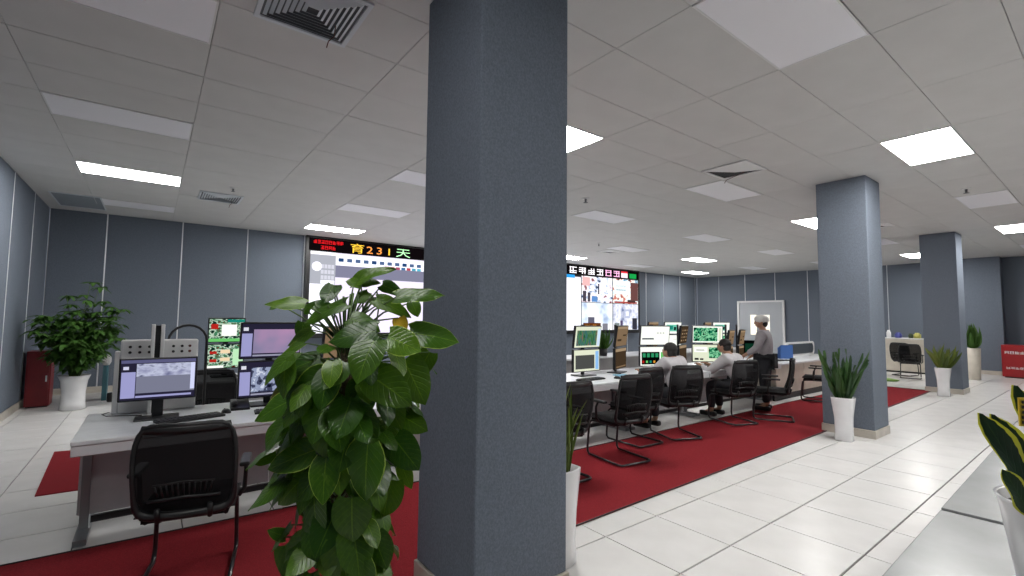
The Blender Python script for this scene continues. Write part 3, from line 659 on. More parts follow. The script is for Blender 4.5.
# single wide monitor on the left desk
t = thing('monitor', 'black wide monitor showing a grey camera view on the left desk', 'monitor', (.065, 4.60, .75), R(-2))
o = MB().rbox(-.245, -.012, .14, .245, .028, .465, .006).rbox(-.14, .026, .2, .14, .05, .4, .01).build('screen_housing', BEZ, t)
mb = MB(); display(mb, .466, .300, [(0, 0, 1, 1, DKP), (0, .92, 1, 1, E((.42, .42, .58), .7)), (.01, .05, .19, .70, LAV), (.03, .76, .1, .84, E((.85, .85, .95), .9)), (.20, .16, .99, .60, E((.54, .55, .64), .75)), (.20, .58, .97, .90, p_room), (.93, .2, .99, .9, E((.85, .87, 1), .95)), (.2, .05, .95, .1, LAV)])
mb.build('display', None, o, (0, 0, .1525))
MB().rbox(-.035, .0, .016, .035, .024, .26, .005, seg=1).build('pole', BEZ, t)
MB().rbox(-.14, -.10, 0.001, .14, .09, .014, .006).build('stand_base', BEZ, t)

# equipment and things on the left desk
t = thing('control_box', 'white metal box with two rows of black knobs behind the wide monitor', 'equipment', (-.19, 4.93, .75))
MB().rbox(0, 0, .001, .52, .10, .59, .012).build('casing', WHITEM, t)
MB().rbox(-.035, .02, .001, -.002, .09, .50, .006).build('side_bracket', WHITEM, t)
for r_ in range(2):
    for k in range(7): MB().lathe([(.011, 0), (.011, .012), (.008, .014)], n=10, m=BLACK if not (k == 6) else mat('red_black_knob%d' % r_, (.12, .03, .02), .4)).build('knob', BLACK, t, ((.06, .122, .184, .246, .345, .405, .46)[k], 0.0, .535-.045*r_)).rotation_euler = (PI/2, 0, 0)
t = thing('signal_post', 'short white post with a black stripe standing in front of the white knob box', 'post', (.045, 4.86, .75))
MB().rbox(-.045, -.02, .001, -.018, .03, .72, .004).rbox(.018, -.02, .001, .045, .03, .72, .004).build('white_side', WHITEM, t)
MB().rbox(-.018, -.014, .001, .018, .028, .71, .003, seg=1).build('black_centre', BLACK, t)
o = MB().tube([(.12, 5.045, .751)]+[(.12+.14-.14*math.cos(a), 5.045, 1.32+.14*math.sin(a)) for a in [PI*k/10 for k in range(11)]]+[(.40, 5.045, .751)], .011, 8).build('cable_loop', BLACK)
tag(o, 'black cable arching up behind the white knob box', 'cable')
def keyboard(x, y, z, rz, label):
    t = thing('keyboard', label, 'keyboard', (x, y, z), rz)
    MB().rbox(-.22, -.07, .001, .22, .07, .018, .005).build('body', BLACK, t)
    k_ = MB()
    for r_ in range(5):
        for c in range(14): k_.box(-.208+c*.0297, -.060+r_*.0245, .018, -.184+c*.0297, -.040+r_*.0245, .024)
    o = k_.build('keys', mat('dark_keycaps', (.02, .02, .022), .5) if 'dark_keycaps' not in bpy.data.materials else bpy.data.materials['dark_keycaps'], t); o['kind'] = 'stuff'
    return t
def mouse(x, y, z, rz, label):
    t = thing('mouse', label, 'mouse', (x, y, z), rz)
    bm = bmesh.new(); bmesh.ops.create_uvsphere(bm, u_segments=12, v_segments=8, radius=1)
    for v in bm.verts: v.co = Vector((v.co.x*.031, v.co.y*.055, max(0.001, v.co.z*.034)))
    MB().bm(bm, smooth=True).build('body', BLACK, t)
    MB().box(-.003, .02, .026, .003, .034, .034).build('wheel', STEELF, t)
kb = keyboard(.27, 4.40, .75, R(14), 'black keyboard on the left desk in front of the wide monitor')
mouse(.52, 4.54, .75, R(20), 'black mouse on the left desk right of the keyboard')
keyboard(.92, 4.36, .75, R(-6), 'black keyboard on the left desk below the stacked camera monitors')
keyboard(4.62, 4.32, .75, R(3), 'black keyboard on the desk right of the near pillar')
mouse(5.03, 4.22, .75, R(10), 'black mouse beside the keyboard right of the near pillar')
keyboard(6.25, 4.34, .75, 0, 'black keyboard in front of the first seated man'); keyboard(7.75, 4.32, .75, 0, 'black keyboard by the hands of the leaning seated man')
o = MB().rbox(-.10, -.13, .001, .10, .13, .012, .002, seg=1).build('blue_paper', mat('pale_blue_paper', (.22, .45, .62), .6), None, (5.34, 4.36, .75)); o.rotation_euler = (0, 0, R(-12)); tag(o, 'pale blue folder lying on the desk right of the near pillar', 'folder')
o = MB().rbox(-.06, -.06, .001, .06, .06, .10, .008).build('tissue_box', WHITEM, None, (5.98, 4.42, .75)); tag(o, 'small white box on the desk left of the first seated man', 'box')
t = thing('desk_phone', 'black desk phone on the left desk between mouse and plant', 'phone', (.635, 4.68, .75), R(-4))
MB().add([(-.07, -.1, .001), (.07, -.1, .001), (.07, .1, .001), (-.07, .1, .001), (-.07, -.1, .02), (.07, -.1, .02), (.07, .1, .07), (-.07, .1, .07)], [(3, 2, 1, 0), (4, 5, 6, 7), (0, 1, 5, 4), (1, 2, 6, 5), (2, 3, 7, 6), (3, 0, 4, 7)]).build('body', BLACK, t)
MB().rbox(-.068, -.08, .04, -.022, .08, .075, .01).build('handset', BLACK, t)
o = MB().tube([(-.03, 4.70, .765), (-.12, 4.80, .757), (-.25, 4.86, .757), (-.28, 4.95, .757), (-.24, 5.03, .757)], .004, 6).build('monitor_cable', BLACK); tag(o, 'thin black cable running over the left desk from the wide monitor', 'cable')
# things on the far counter
t = thing('blue_folder_rack', 'blue plastic file holder standing on the panelled counter', 'file holder', (11.15, 4.62, .72), R(-35))
for k in range(4): MB().rbox(-.14, -.05+k*.035, .001, .14, -.04+k*.035, .30-.02*k, .003, seg=1).build('divider', mat('blue_plastic', (.05, .13, .36), .4) if k == 0 else bpy.data.materials['blue_plastic'], t)
MB().box(-.15, -.06, .001, .15, .08, .012).build('base', bpy.data.materials['blue_plastic'], t)
t = thing('desk_screen', 'low rounded dark grey desk screen with white frame on the counter', 'partition', (12.55, 4.85, .72))
def rpoly(w_, h, r_, y, n=6):
    p = []
    for cx, cz, a0 in ((w_-r_, h-r_, 0), (-w_+r_, h-r_, 90), (-w_+r_, r_, 180), (w_-r_, r_, 270)):
        for k in range(n+1): a = R(a0+90*k/n); p.append((cx+r_*math.cos(a), y, cz+r_*math.sin(a)))
    return p
def rplate(w_, h, r_, y0, y1, z=0):
    a = [(x, y, q+z) for x, y, q in rpoly(w_, h, r_, y0)]; b = [(x, y, q+z) for x, y, q in rpoly(w_, h, r_, y1)]; n = len(a)
    return MB().add(a+b, [tuple(range(n))[::-1], tuple(range(n, 2*n))]+[(i, (i+1) % n, n+(i+1) % n, n+i) for i in range(n)])
rplate(.82, .33, .10, 0, .03, .001).build('frame', WHITEM, t); rplate(.74, .24, .10, -.004, 0, .045).build('panel', mat('slate_panel', (.05, .065, .08), .5), t)
t = thing('monitor', 'black monitor seen from the side on the counter beside the standing man', 'monitor', (10.05, 4.75, .72), R(-60))
housing(t, .50, .32, .10, [(0, 0, 1, 1, BLK), (.1, .2, .9, .8, DG)]); MB().rbox(-.12, -.06, .001, .12, .12, .014, .004).build('stand_base', BEZ, t); MB().box(-.025, .03, .014, .025, .05, .3).build('pole', BEZ, t)
keyboard(10.5, 4.4, .72, R(-20), 'black keyboard lying on the panelled counter')
# back-row palm
def pot_lathe(prof, t, m=POTW, n=28, **k): return MB().lathe(prof, n=n, **k).build('pot', m, t)
# far white cabinet and its items
t = thing('white_cabinet', 'low cream cabinet against the far wall between the pillars', 'cabinet', (18.4, 3.2, 0))
MB().rbox(0, 0, .05, .5, 2.4, 1.03, .006, seg=1).build('body', CREAMP, t); MB().rbox(-.02, -.02, 1.03, .52, 2.42, 1.06, .004, seg=1).build('top', WHITEM, t)
for k in range(4): MB().rbox(-.016, .02+k*.6, .08, -.001, .58+k*.6, 1.0, .004, seg=1).build('door', CREAMP, t)
MB().box(.03, .03, .0, .47, 2.37, .05).build('plinth', BLACK, t)
for (yy, r_, h, c, nm, lab, cat) in ((4.78, .05, .15, (.02, .02, .02), 'black_jar', 'black jar on the cream cabinet, leftmost item', 'jar'), (4.62, .06, .24, (.8, .8, .8), 'white_bottle', 'white bottle on the cream cabinet', 'bottle'),
                          (4.38, .09, .17, (.05, .06, .25), 'blue_box', 'dark blue round tin on the cream cabinet', 'tin'), (4.08, .06, .15, (.03, .05, .02), 'dark_pot', 'dark round pot on the cream cabinet left of the yellow one', 'pot'), (3.92, .09, .17, (.45, .42, .10), 'yellow_pot', 'yellow-green round pot on the cream cabinet nearest the far pillar', 'pot')):
    o = MB().lathe([(r_*.8, .001), (r_, .01), (r_, h*.7), (r_*.6, h*.85), (r_*.6, h), (0, h)], n=14).build(nm, mat(nm+'_paint', c, .4), None, (18.6, yy, 1.06)); tag(o, lab, cat)
# red cabinets
t = thing('red_cabinet', 'red metal cabinet with two lines of white lettering by the far wall', 'cabinet', (19.5, 1.2, 0))
MB().rbox(0, 0, .03, .55, 1.05, .93, .008).build('body', REDB, t)
MB().rbox(-.016, .02, .06, -.001, .52, .90, .004, seg=1).build('door', REDB, t); MB().rbox(-.016, .53, .06, -.001, 1.03, .90, .004, seg=1).build('door', REDB, t)
MB().box(.03, .03, .0, .5, 1.0, .03).build('plinth', BLACK, t)
m_ = MB(); WP = mat('white_lettering_paint', (.8, .8, .8), .5)
def ymarks(mb, y, z, n, w_, h, x, seed):
    rr = random.Random(seed)
    for k in range(n):
        a = y-k*w_*1.2
        for q in rr.sample((0, .28, .55, .85), 3): mb.box(x, a-w_, z+q*h, x+.002, a, z+q*h+h*.14)
        for q in rr.sample((.05, .42, .8), 2): mb.box(x, a-q*w_-w_*.14, z, x+.002, a-q*w_, z+h)
ymarks(m_, .98, .68, 8, .085, .075, -.019, 5); ymarks(m_, .96, .25, 9, .075, .06, -.019, 6); m_.build('lettering', WP, t)
t = thing('red_cabinet', 'tall dark red box in the back left corner behind the potted tree', 'cabinet', (-1.60, 10.95, 0))
MB().rbox(0, 0, .02, .30, .34, .92, .008).build('body', REDD, t); MB().rbox(.02, -.016, .05, .28, -.001, .89, .004, seg=1).build('door', REDD, t)
MB().box(.02, .02, 0, .28, .32, .02).build('plinth', BLACK, t); MB().rbox(.24, -.03, .42, .26, -.016, .52, .003, seg=1).build('handle', STRIP, t)
t = thing('teal_folder_box', 'narrow teal box standing on the floor behind the corner plant pot', 'box', (-.66, 11.2, 0))
MB().rbox(0, 0, .001, .07, .28, .62, .004, seg=1).build('body', mat('teal_board', (.04, .14, .17), .5), t); MB().rbox(-.02, -.02, .62, .10, .30, .80, .05).build('white_bag', mat('white_plastic_bag', (.5, .5, .5), .5, bump=.8, bscale=30), t)
o = MB().lathe([(.05, .001), (.055, .02), (.055, .14), (.045, .16), (0, .16)], n=14).build('black_speaker', BLACK, None, (-.52, 11.0, .0)); tag(o, 'small black cylinder standing on the floor left of the knob box', 'speaker')

# ------------------------------------------------------------------ leaves
def leaf_mesh(name, m, shape='heart', curl=.18, fold=.12, n=9, wob=0, seed=0):
    # length 1 along +Y, half width max .5, normal +Z, stalk end at origin
    rr = random.Random(seed); vs = []; uv = []; fs = []; cols = 5
    for j in range(n+1):
        v = j/n
        if shape == 'heart':
            wd = .5*math.sin(PI*min(1, (v+.12)/1.12)**.62)**.85 if v < 1 else 0
            vv = v*.94+.06; wd = .52*max(0, math.sin(PI*vv**.66))**.62*(1-.55*max(0, v-.72)/.28*(v-.72)/.28*3.2*.28 if v > .72 else 1)
        elif shape == 'sword': wd = .5*(.55+.45*math.sin(PI*min(1, v*1.1)**.9))*(1 if v < .7 else math.sqrt(max(0, 1-((v-.7)/.3)**2)))
        else: wd = .5*max(0, math.sin(PI*(v*.96+.03)**.8))
        for i in range(cols):
            u = -1+2*i/(cols-1); x = u*wd
            y = v-(.10*(abs(u)**2)*(1-v)**4 if shape == 'heart' else 0)
            z = fold*abs(x)*2*.5-curl*v*v-(.10*u*u*wd if shape == 'heart' else 0)+wob*math.sin(v*9+u*2+seed)*.03*abs(u)
            vs.append((x, y, z)); uv.append((.5+u*.5, v))
    for j in range(n):
        for i in range(cols-1): a = j*cols+i; fs.append((a, a+1, a+cols+1, a+cols))
    me = bpy.data.meshes.new(name); me.from_pydata(vs, [], fs); me.materials.append(m)
    ul = me.uv_layers.new(name='UVMap')
    for lp in me.loops: ul.data[lp.index].uv = uv[lp.vertex_index]
    me.polygons.foreach_set('use_smooth', [True]*len(fs)); me.update(); return me
def leaf_matrix(base, tip, normal, width):
    d = tip-base; L = d.length; y = d/L; z = normal-y*normal.dot(y); z.normalize(); x = y.cross(z)
    return Matrix.Translation(base) @ Matrix((x*width, y*L, z*L)).transposed().to_4x4()
def put_leaf(parent, me, base, tip, normal, width, name='leaf'):
    o = bpy.data.objects.new(name, me); C.objects.link(o); o.parent = parent; o.matrix_local = leaf_matrix(Vector(base), Vector(tip), Vector(normal), width); return o
def bake_leaf(acc, me, Mx):
    o = len(acc['v']); acc['v'] += [tuple(Mx @ v.co) for v in me.vertices]; acc['f'] += [tuple(o+i for i in p.vertices) for p in me.polygons]
    u = me.uv_layers[0].data; acc['uv'] += [tuple(u[i].uv) for p in me.polygons for i in p.loop_indices]
def build_acc(acc, name, m, parent):
    me = bpy.data.meshes.new(name); me.from_pydata(acc['v'], [], acc['f']); me.materials.append(m); ul = me.uv_layers.new(name='UVMap')
    k = 0
    for p in me.polygons:
        for i in p.loop_indices: ul.data[i].uv = acc['uv'][k]; k += 1
    me.polygons.foreach_set('use_smooth', [True]*len(me.polygons)); me.update()
    o = bpy.data.objects.new(name, me); C.objects.link(o); o.parent = parent; o['kind'] = 'stuff'; return o
HL = [leaf_mesh('heart_leaf', LEAF, 'heart', c, f, wob=1, seed=k) for k, (c, f) in enumerate(((.16, .10), (.28, .22), (.10, .05), (.35, .12)))]
HY = [leaf_mesh('rimmed_leaf', LEAFY, 'heart', c, f, wob=1, seed=9+k) for k, (c, f) in enumerate(((.2, .12), (.12, .2)))]
YL = leaf_mesh('yellow_leaf', LEAFYELLOW, 'heart', .1, .1)

# trailing plant in the foreground, on a moss pole in a pot
PX, PY = .49, 1.52
PR = Vector((.795, -.607, 0)); PW = Vector((-.607, -.795, 0)); ZU = Vector((0, 0, 1)); D0 = 1.5
t = thing('trailing_pothos', 'large climbing plant with glossy heart-shaped leaves in the foreground left of the near pillar', 'plant', (PX, PY, 0))
pot_lathe([(.13, .001), (.15, .02), (.17, .34), (.18, .36), (.165, .36), (.155, .33), (0, .33)], t)
MB().lathe([(.154, .325), (.10, .345), (0, .35)], n=20).build('soil', SOIL, t)
MB().tube([(0, 0, .33), (.005, 0, .8), (0, .005, 1.25), (0, 0, 1.50)], [.03, .028, .026, .02], 10).build('moss_pole', mat('brown_moss_pole', (.06, .04, .02), .95, var=.5, scale=60, bump=1, bscale=90), t)
def pl(px, py, dep):     # a spot of the plant at a pixel's bearing, dep metres nearer than its pole
    dd = D0-dep; v = fw+rt*((px-512)/F_PX)-up*((py-288)/F_PX); return Vector((0, 0, CAM_H))+v*dd-Vector((PX, PY, 0))
big = [(354, 283, 389, 262, 16, .02, 0, 1), (361, 284, 346, 280, 12, .03, 0, 0), (362, 283, 379, 281, 10, .0, 0, 0), (334, 285, 328, 298, 18, .0, 0, 0), (305, 304, 263, 300, 14, .06, 1, 0), (283, 303, 268, 308, 9, .02, 0, 0),
 (346, 303, 299, 320, 18, .08, 0, 0), (396, 297, 442, 290, 17, .06, 1, 0), (382, 285, 402, 292, 13, .0, 0, 1), (368, 292, 352, 303, 14, .03, 0, 2), (410, 333, 458, 337, 28, .06, 1, 0), (388, 337, 421, 350, 28, .12, 1, 1),
 (376, 331, 326, 338, 27, .14, 0, 0), (374, 341, 362, 371, 32, .16, 0, 1), (320, 359, 282, 368, 20, .10, 0, 1), (304, 343, 279, 353, 11, .06, 1, 0), (312, 330, 286, 345, 14, .04, 0, 2), (331, 377, 285, 413, 36, .17, 1, 1), (294, 399, 250, 418, 24, .12, 1, 0),
 (315, 450, 265, 468, 28, .16, 1, 1), (276, 454, 252, 463, 13, .08, 0, 0), (326, 466, 291, 501, 28, .17, 0, 0), (305, 476, 271, 508, 24, .12, 0, 3), (326, 418, 334, 464, 36, .19, 0, 2), (368, 444, 362, 503, 38, .22, 1, 1), (314, 489, 313, 540, 30, .17, 0, 0),
 (352, 498, 351, 547, 33, .20, 0, 1), (374, 535, 386, 571, 26, .14, 0, 2), (394, 438, 419, 471, 28, .08, 0, 0), (311, 536, 287, 577, 28, .14, 0, 1), (286, 537, 268, 530, 11, .10, 1, 0), (404, 360, 426, 405, 32, .07, 0, 2), (371, 376, 412, 402, 34, .16, 0, 1),
 (344, 362, 330, 382, 22, .18, 0, 2), (398, 318, 405, 332, 13, .05, 9, 0), (373, 335, 368, 343, 8, .02, 9, 0), (303, 322, 301, 341, 13, .02, 0, 0), (402, 465, 410, 490, 14, .05, 1, 0), (350, 405, 375, 440, 30, .16, 0, 0), (388, 395, 396, 432, 26, .10, 0, 3),
 (338, 540, 342, 585, 30, .18, 0, 1), (362, 560, 358, 600, 28, .18, 1, 0), (392, 480, 380, 520, 28, .10, 0, 1), (330, 500, 300, 520, 22, .12, 0, 2), (300, 425, 262, 442, 20, .05, 0, 3), (376, 300, 410, 312, 15, .04, 0, 1), (430, 352, 414, 378, 22, .0, 0, 0),
 (342, 395, 310, 440, 32, .14, 0, 0), (412, 302, 418, 316, 12, .0, 0, 0), (330, 310, 310, 300, 13, 0, 0, 1), (350, 318, 380, 330, 20, .1, 0, 2), (310, 372, 270, 392, 20, .03, 0, 3), (400, 415, 428, 430, 22, .02, 0, 2), (285, 545, 300, 590, 22, .1, 0, 0)]
stems = MB(); rr = random.Random(3)
def stalk(b, z0=None):
    q = Vector((0, 0, (b.z if z0 is None else z0)-.06)); q.z = min(q.z, 1.49); h = Vector((b.x, b.y, 0)); q += h*.15
    mid = (q+b)/2+Vector((0, 0, .02)); stems.tube([q, mid, b], [.0035, .003, .002], 5)
for (bx, by, tx, ty, wd, dep, kind, var) in big:
    b = pl(bx, by, dep); tp = pl(tx, ty, dep+.02); L = (tp-b).length
    if (Vector((tx-bx, ty-by)).length < wd*1.15): tp = tp+PW*(wd/470*1.0)-ZU*.01
    me = YL if kind == 9 else (HY[var % 2] if kind == 1 else HL[var])
    nrm = PW*1.0+ZU*(.75 if ty-by < 30 else .35)+PR*rr.uniform(-.5, .3)
    put_leaf(t, me, b, tp, nrm, wd/F_PX*(D0-dep)*1.12); stalk(b)
def half_width(y):      # silhouette of the plant against photo height
    P_ = [(262, 8), (285, 45), (300, 62), (330, 78), (400, 74), (450, 72), (500, 60), (560, 54), (640, 50), (700, 40)]
    for (a, wa), (b, wb) in zip(P_, P_[1:]):
        if y <= b: return (wa+(wb-wa)*(y-a)/(b-a))/313
    return .12
for k in range(225):
    y = rr.triangular(292, 690, 440) if k < 150 else (rr.uniform(500, 690) if k < 200 else rr.uniform(345, 420))
    z = 1.545+(321-y)/313; hw = half_width(y); a = rr.uniform(0, 2*PI); q = rr.uniform(.45, .84)*hw
    out = PR*math.cos(a)+PW*math.sin(a); b = out*q+Vector((0, 0, z))+PR*(.01)
    L = rr.uniform(.07, .125)*(.62 if z > 1.46 else 1); dn = rr.uniform(.3, 1.0) if z < 1.45 else rr.uniform(-.2, .4)
    dr = (out*rr.uniform(.3, .8)-ZU*dn+PR*rr.uniform(-.35, .35)).normalized()
    put_leaf(t, rr.choice(HL+HL+HY[:1]), b, b+dr*L, out*.8+ZU*rr.uniform(.3, .9), L*rr.uniform(.66, .84)); stalk(b)
for k in range(9):
    a = rr.uniform(0, 2*PI); z0 = 1.35; stems.tube([(0, 0, z0), (.03*math.cos(a), .03*math.sin(a), 1.5), (.09*math.cos(a), .09*math.sin(a), 1.58+rr.uniform(0, .06))], .0035, 5)
for (a, b) in (((361, 330), (361, 284)), ((377, 320), (377, 292)), ((400, 330), (399, 297)), ((320, 330), (281, 305)), ((334, 320), (334, 290))): stems.tube([pl(a[0], a[1], .0), pl((a[0]+b[0])/2+2, (a[1]+b[1])/2, .02), pl(b[0], b[1], .03)], .0026, 5)
stems.build('stems', STEM, t)

# snake plants
SW = [leaf_mesh('sword_leaf', SANS, 'sword', c, .05, n=10, wob=1, seed=k) for k, c in enumerate((.05, .12, -.06))]
def tall_pot(t, r0=.10, r1=.145, h=.72):
    pot_lathe([(r0, .001), (r0+.012, .01), (r0+.005, h*.25), (r0+.012, h*.55), (r1, h-.01), (r1, h), (r1-.014, h), (r1-.02, h-.05), (0, h-.05)], t, square=.55, rot=R(10), n=32)
    MB().lathe([(r1-.03, h-.052), (r1*.5, h-.035), (0, h-.03)], n=20).build('soil', SOIL, t)
def snake(label, loc, n, H, h_pot, wd=.06, spread=.22, seed=1, meshes=SW, tilt=1, r1=.145, r0=.10):
    xmin = -9 if loc[0] > 3 else -.125
    t = thing('snake_plant', label, 'plant', loc); tall_pot(t, h=h_pot, r1=r1, r0=r0); rr = random.Random(seed)
    for k in range(n):
        a = 2*PI*k*.381966+rr.uniform(-.2, .2); q = .075*math.sqrt((k+.5)/n); hh = H*rr.uniform(.6, 1)*(1-.1*q)
        b = Vector((q*math.cos(a), q*math.sin(a), h_pot-.04)); s_ = spread*rr.uniform(.4, 1.1)*(.3+.9*(k/n))
        tp = b+Vector((s_*math.cos(a)*tilt, s_*math.sin(a)*tilt, hh)); tp.x = max(tp.x, xmin); az = rr.uniform(0, 2*PI)
        put_leaf(t, rr.choice(meshes), b, tp, Vector((math.cos(az), math.sin(az), .1)), wd*rr.uniform(.8, 1.15))
    return t
snake('snake plant in a tall white pot at the foot of the middle pillar', (7.28, 2.32, 0), 30, .68, .56, .056, .26, 4)
FR = [leaf_mesh('frond', FROND, 'sword', c, .05, n=8, seed=k) for k, c in enumerate((.15, .3))]
snake('yellow-green plant in a tall white pot at the foot of the farthest pillar', (13.35, 2.42, 0), 34, .52, .60, .06, .30, 6, FR)
snake('spiky green plant in a tall white pot tight against the near pillar', (2.125, 2.26, 0), 16, .62, .60, .024, .10, 8, FR, r1=.120, r0=.085)
o = MB().lathe([(.17, .001), (.18, .015), (.17, .035), (.13, .03), (.13, .012), (0, .012)], n=24).build('plant_saucer', WOOD, None, (2.10, 1.78, 0)); tag(o, 'round wooden plant coaster on the tiles at the near pillar corner', 'saucer')

# potted tree in the left corner: many small leaflets
t = thing('potted_money_tree', 'bushy green tree in a white flared pot in the back left corner', 'plant', (-.96, 10.45, 0))
pot_lathe([(.15, .001), (.17, .01), (.155, .12), (.15, .28), (.17, .46), (.205, .55), (.19, .55), (.17, .50), (0, .50)], t)
MB().lathe([(.172, .50), (.1, .515), (0, .52)], n=20).build('soil', SOIL, t)
SL = leaf_mesh('leaflet', BUSH, 'ellipse', .25, .1, n=4)
acc = {'v': [], 'f': [], 'uv': []}; st = MB(); rr = random.Random(11)
tops = []
for k in range(62):
    a = rr.uniform(0, 2*PI); hh = rr.uniform(.15, 1.0); sp = rr.uniform(.1, .62)
    tops.append((Vector((sp*math.cos(a), sp*math.sin(a)*.8, .62+hh*.95+.05*rr.random()))))
tops += [Vector((-.50, -.2, 1.25)), Vector((-.42, -.3, 1.35)), Vector((-.55, 0, 1.4)), Vector((.3, -.2, 1.4)), Vector((.12, -.1, 2.02)), Vector((.22, 0, 1.95)), Vector((.33, -.1, 1.75)), Vector((.40, -.1, 1.62)), Vector((.10, 0, 1.8)), Vector((-.15, -.1, 1.85)), Vector((-.48, -.1, 1.45)), Vector((.5, -.1, 1.55))]
for tp in tops:
    b = Vector((rr.uniform(-.05, .05), rr.uniform(-.05, .05), .5)); mid = (b+tp)/2+Vector((0, 0, .12))
    st.tube([b, mid, tp], [.010, .006, .003], 5)
    for q in range(4):
        c = b.lerp(tp, .45+.18*q)+Vector((0, 0, .10*(1-abs(q-1.5)/2)))+Vector([rr.uniform(-.05, .05) for _ in range(3)])
        if c.x+(-.96) < -1.55: c.x = -.55
        a0 = rr.uniform(0, 2*PI)
        for j in range(7):
            a = a0+j*2*PI/7; L = rr.uniform(.11, .20); dr = Vector((math.cos(a), math.sin(a), rr.uniform(-.5, .15))).normalized()
            e = c+dr*L
            if e.x-.96 < -1.62: continue
            bake_leaf(acc, SL, leaf_matrix(c, e, Vector((0, 0, 1))+dr*.2, L*.40))
build_acc(acc, 'foliage', BUSH, t); st.build('stems', STEM, t)

# palm on the back row desk and far plant by the wall
def fan_plant(name, label, loc, pot_h, pot_r, H, n, seed, mpot, spread=.3, wd=.05, m=SANS):
    t = thing(name, label, 'plant', loc); rr = random.Random(seed)
    MB().lathe([(pot_r*.8, .001), (pot_r*.85, .02), (pot_r, pot_h), (pot_r*.88, pot_h), (pot_r*.86, pot_h-.03), (0, pot_h-.03)], n=18).build('pot', mpot, t)
    acc = {'v': [], 'f': [], 'uv': []}; L_ = leaf_mesh('blade', m, 'ellipse', .3, .2, n=6)
    for k in range(n):
        a = rr.uniform(0, 2*PI); b = Vector((.02*math.cos(a), .02*math.sin(a), pot_h-.03)); s_ = spread*rr.uniform(.2, 1)
        bake_leaf(acc, L_, leaf_matrix(b, b+Vector((s_*math.cos(a), s_*math.sin(a), H*rr.uniform(.5, 1))), Vector((math.cos(a), math.sin(a), .6)), wd))
    build_acc(acc, 'foliage', m, t); return t
fan_plant('potted_palm', 'small green palm in a black pot on the back row desk', (7.85, 7.0, .75), .16, .12, .42, 26, 3, BLACK, .3, .05, BUSH)
t = fan_plant('potted_fern', 'green plant in a tall cream pot behind the farthest pillar', (18.0, 2.62, 0), .86, .16, .68, 40, 5, CREAMP, .30, .12, BUSH)
o = MB().lathe([(.001, .001), (.25, .002), (.28, .03), (.1, .06), (0, .07)], n=18).build('green_basket_mat', mat('lime_green_plastic', (.16, .30, .04), .5), None, (15.6, 3.97, 0)); tag(o, 'lime green object lying on the white floor by the far black chairs', 'mat')

# ------------------------------------------------------------------ steel table and foreground snake plant
t = thing('metal_table', 'grey metal table with a joint across its top in the bottom right corner', 'table', (.5, -.5, 0), R(1.0))
MB().rbox(0, 0, .72, 2.245, .985, .75, .004).build('tabletop', TABLE, t); MB().rbox(2.262, 0, .722, 4.2, .985, .756, .004).build('tabletop', TABLE, t)
for x_, y_ in ((.06, .06), (.06, .9), (4.1, .06), (4.1, .9), (2.2, .9), (2.2, .06)): MB().box(x_, y_, 0.001, x_+.04, y_+.04, .72).build('leg', STEELF, t)
t = thing('snake_plant', 'yellow-edged snake plant in a white pot on the metal table at the right edge', 'plant', (2.06, .115, .75))
pot_lathe([(.105, .001), (.11, .01), (.148, .285), (.155, .30), (.143, .30), (.136, .27), (0, .27)], t, n=36)
MB().lathe([(.137, .27), (.05, .28), (0, .28)], n=20).build('soil', SOIL, t)
SY = [leaf_mesh('yellow_edged_leaf', SANSY, 'sword', c, .08, n=12, wob=1.5, seed=30+k) for k, c in enumerate((.10, -.08))]
OX = Vector((2.06, .115, .75))
def at(px, py, dd): v = fw+rt*((px-512)/F_PX)-up*((py-288)/F_PX); return Vector((0, 0, CAM_H))+v*dd-OX
DD = OX.xy.dot(Vector((.607, .795)))
for bx, by, tx, ty, wd, dz in ((1030, 520, 981, 416, 40, -.02), (1038, 520, 993, 417, 42, 0.03), (1018, 512, 996, 471, 28, -.09), (1046, 515, 1018, 388, 40, .05), (1056, 520, 1050, 400, 40, 0), (1064, 515, 1090, 410, 40, 0), (1050, 518, 1070, 380, 36, .05)):
    put_leaf(t, SY[bx % 2], at(bx+10, by, DD+dz), at(tx+12, ty, DD+dz), -fw+Vector((0, 0, .2)), wd*.8/F_PX*DD)
t = thing('yellow_tag', 'small yellow card with black rows of marks above the yellow-edged snake plant', 'card', (1.80, .168, .751))
Tm = Matrix.Rotation(YAW-PI/2+R(5), 4, 'Z')
MB().box(-.022, -.002, .538, .070, .002, .610, T=Tm).build('card', mat('yellow_card', (.80, .55, .03), .5), t)
MB().tube([Tm @ Vector((.05, .006, .0)), Tm @ Vector((.05, .006, .60))], .004, 6).build('stick', STEELF, t)
MB().lathe([(.04, .0), (.04, .012), (0, .014)], c=tuple(Tm @ Vector((.05, .006, 0))), n=14).build('base', BLACK, t)
m_ = MB()
for k in range(5): marks(m_, -.018, .544+k*.0128, 9, .0065, .0080, -.0045, None, 50+k, 1.4)
for i in range(len(m_.v)): m_.v[i] = tuple(Tm @ Vector(m_.v[i]))
m_.build('printed_marks', mat('black_print', (.03, .02, .01), .6), t)

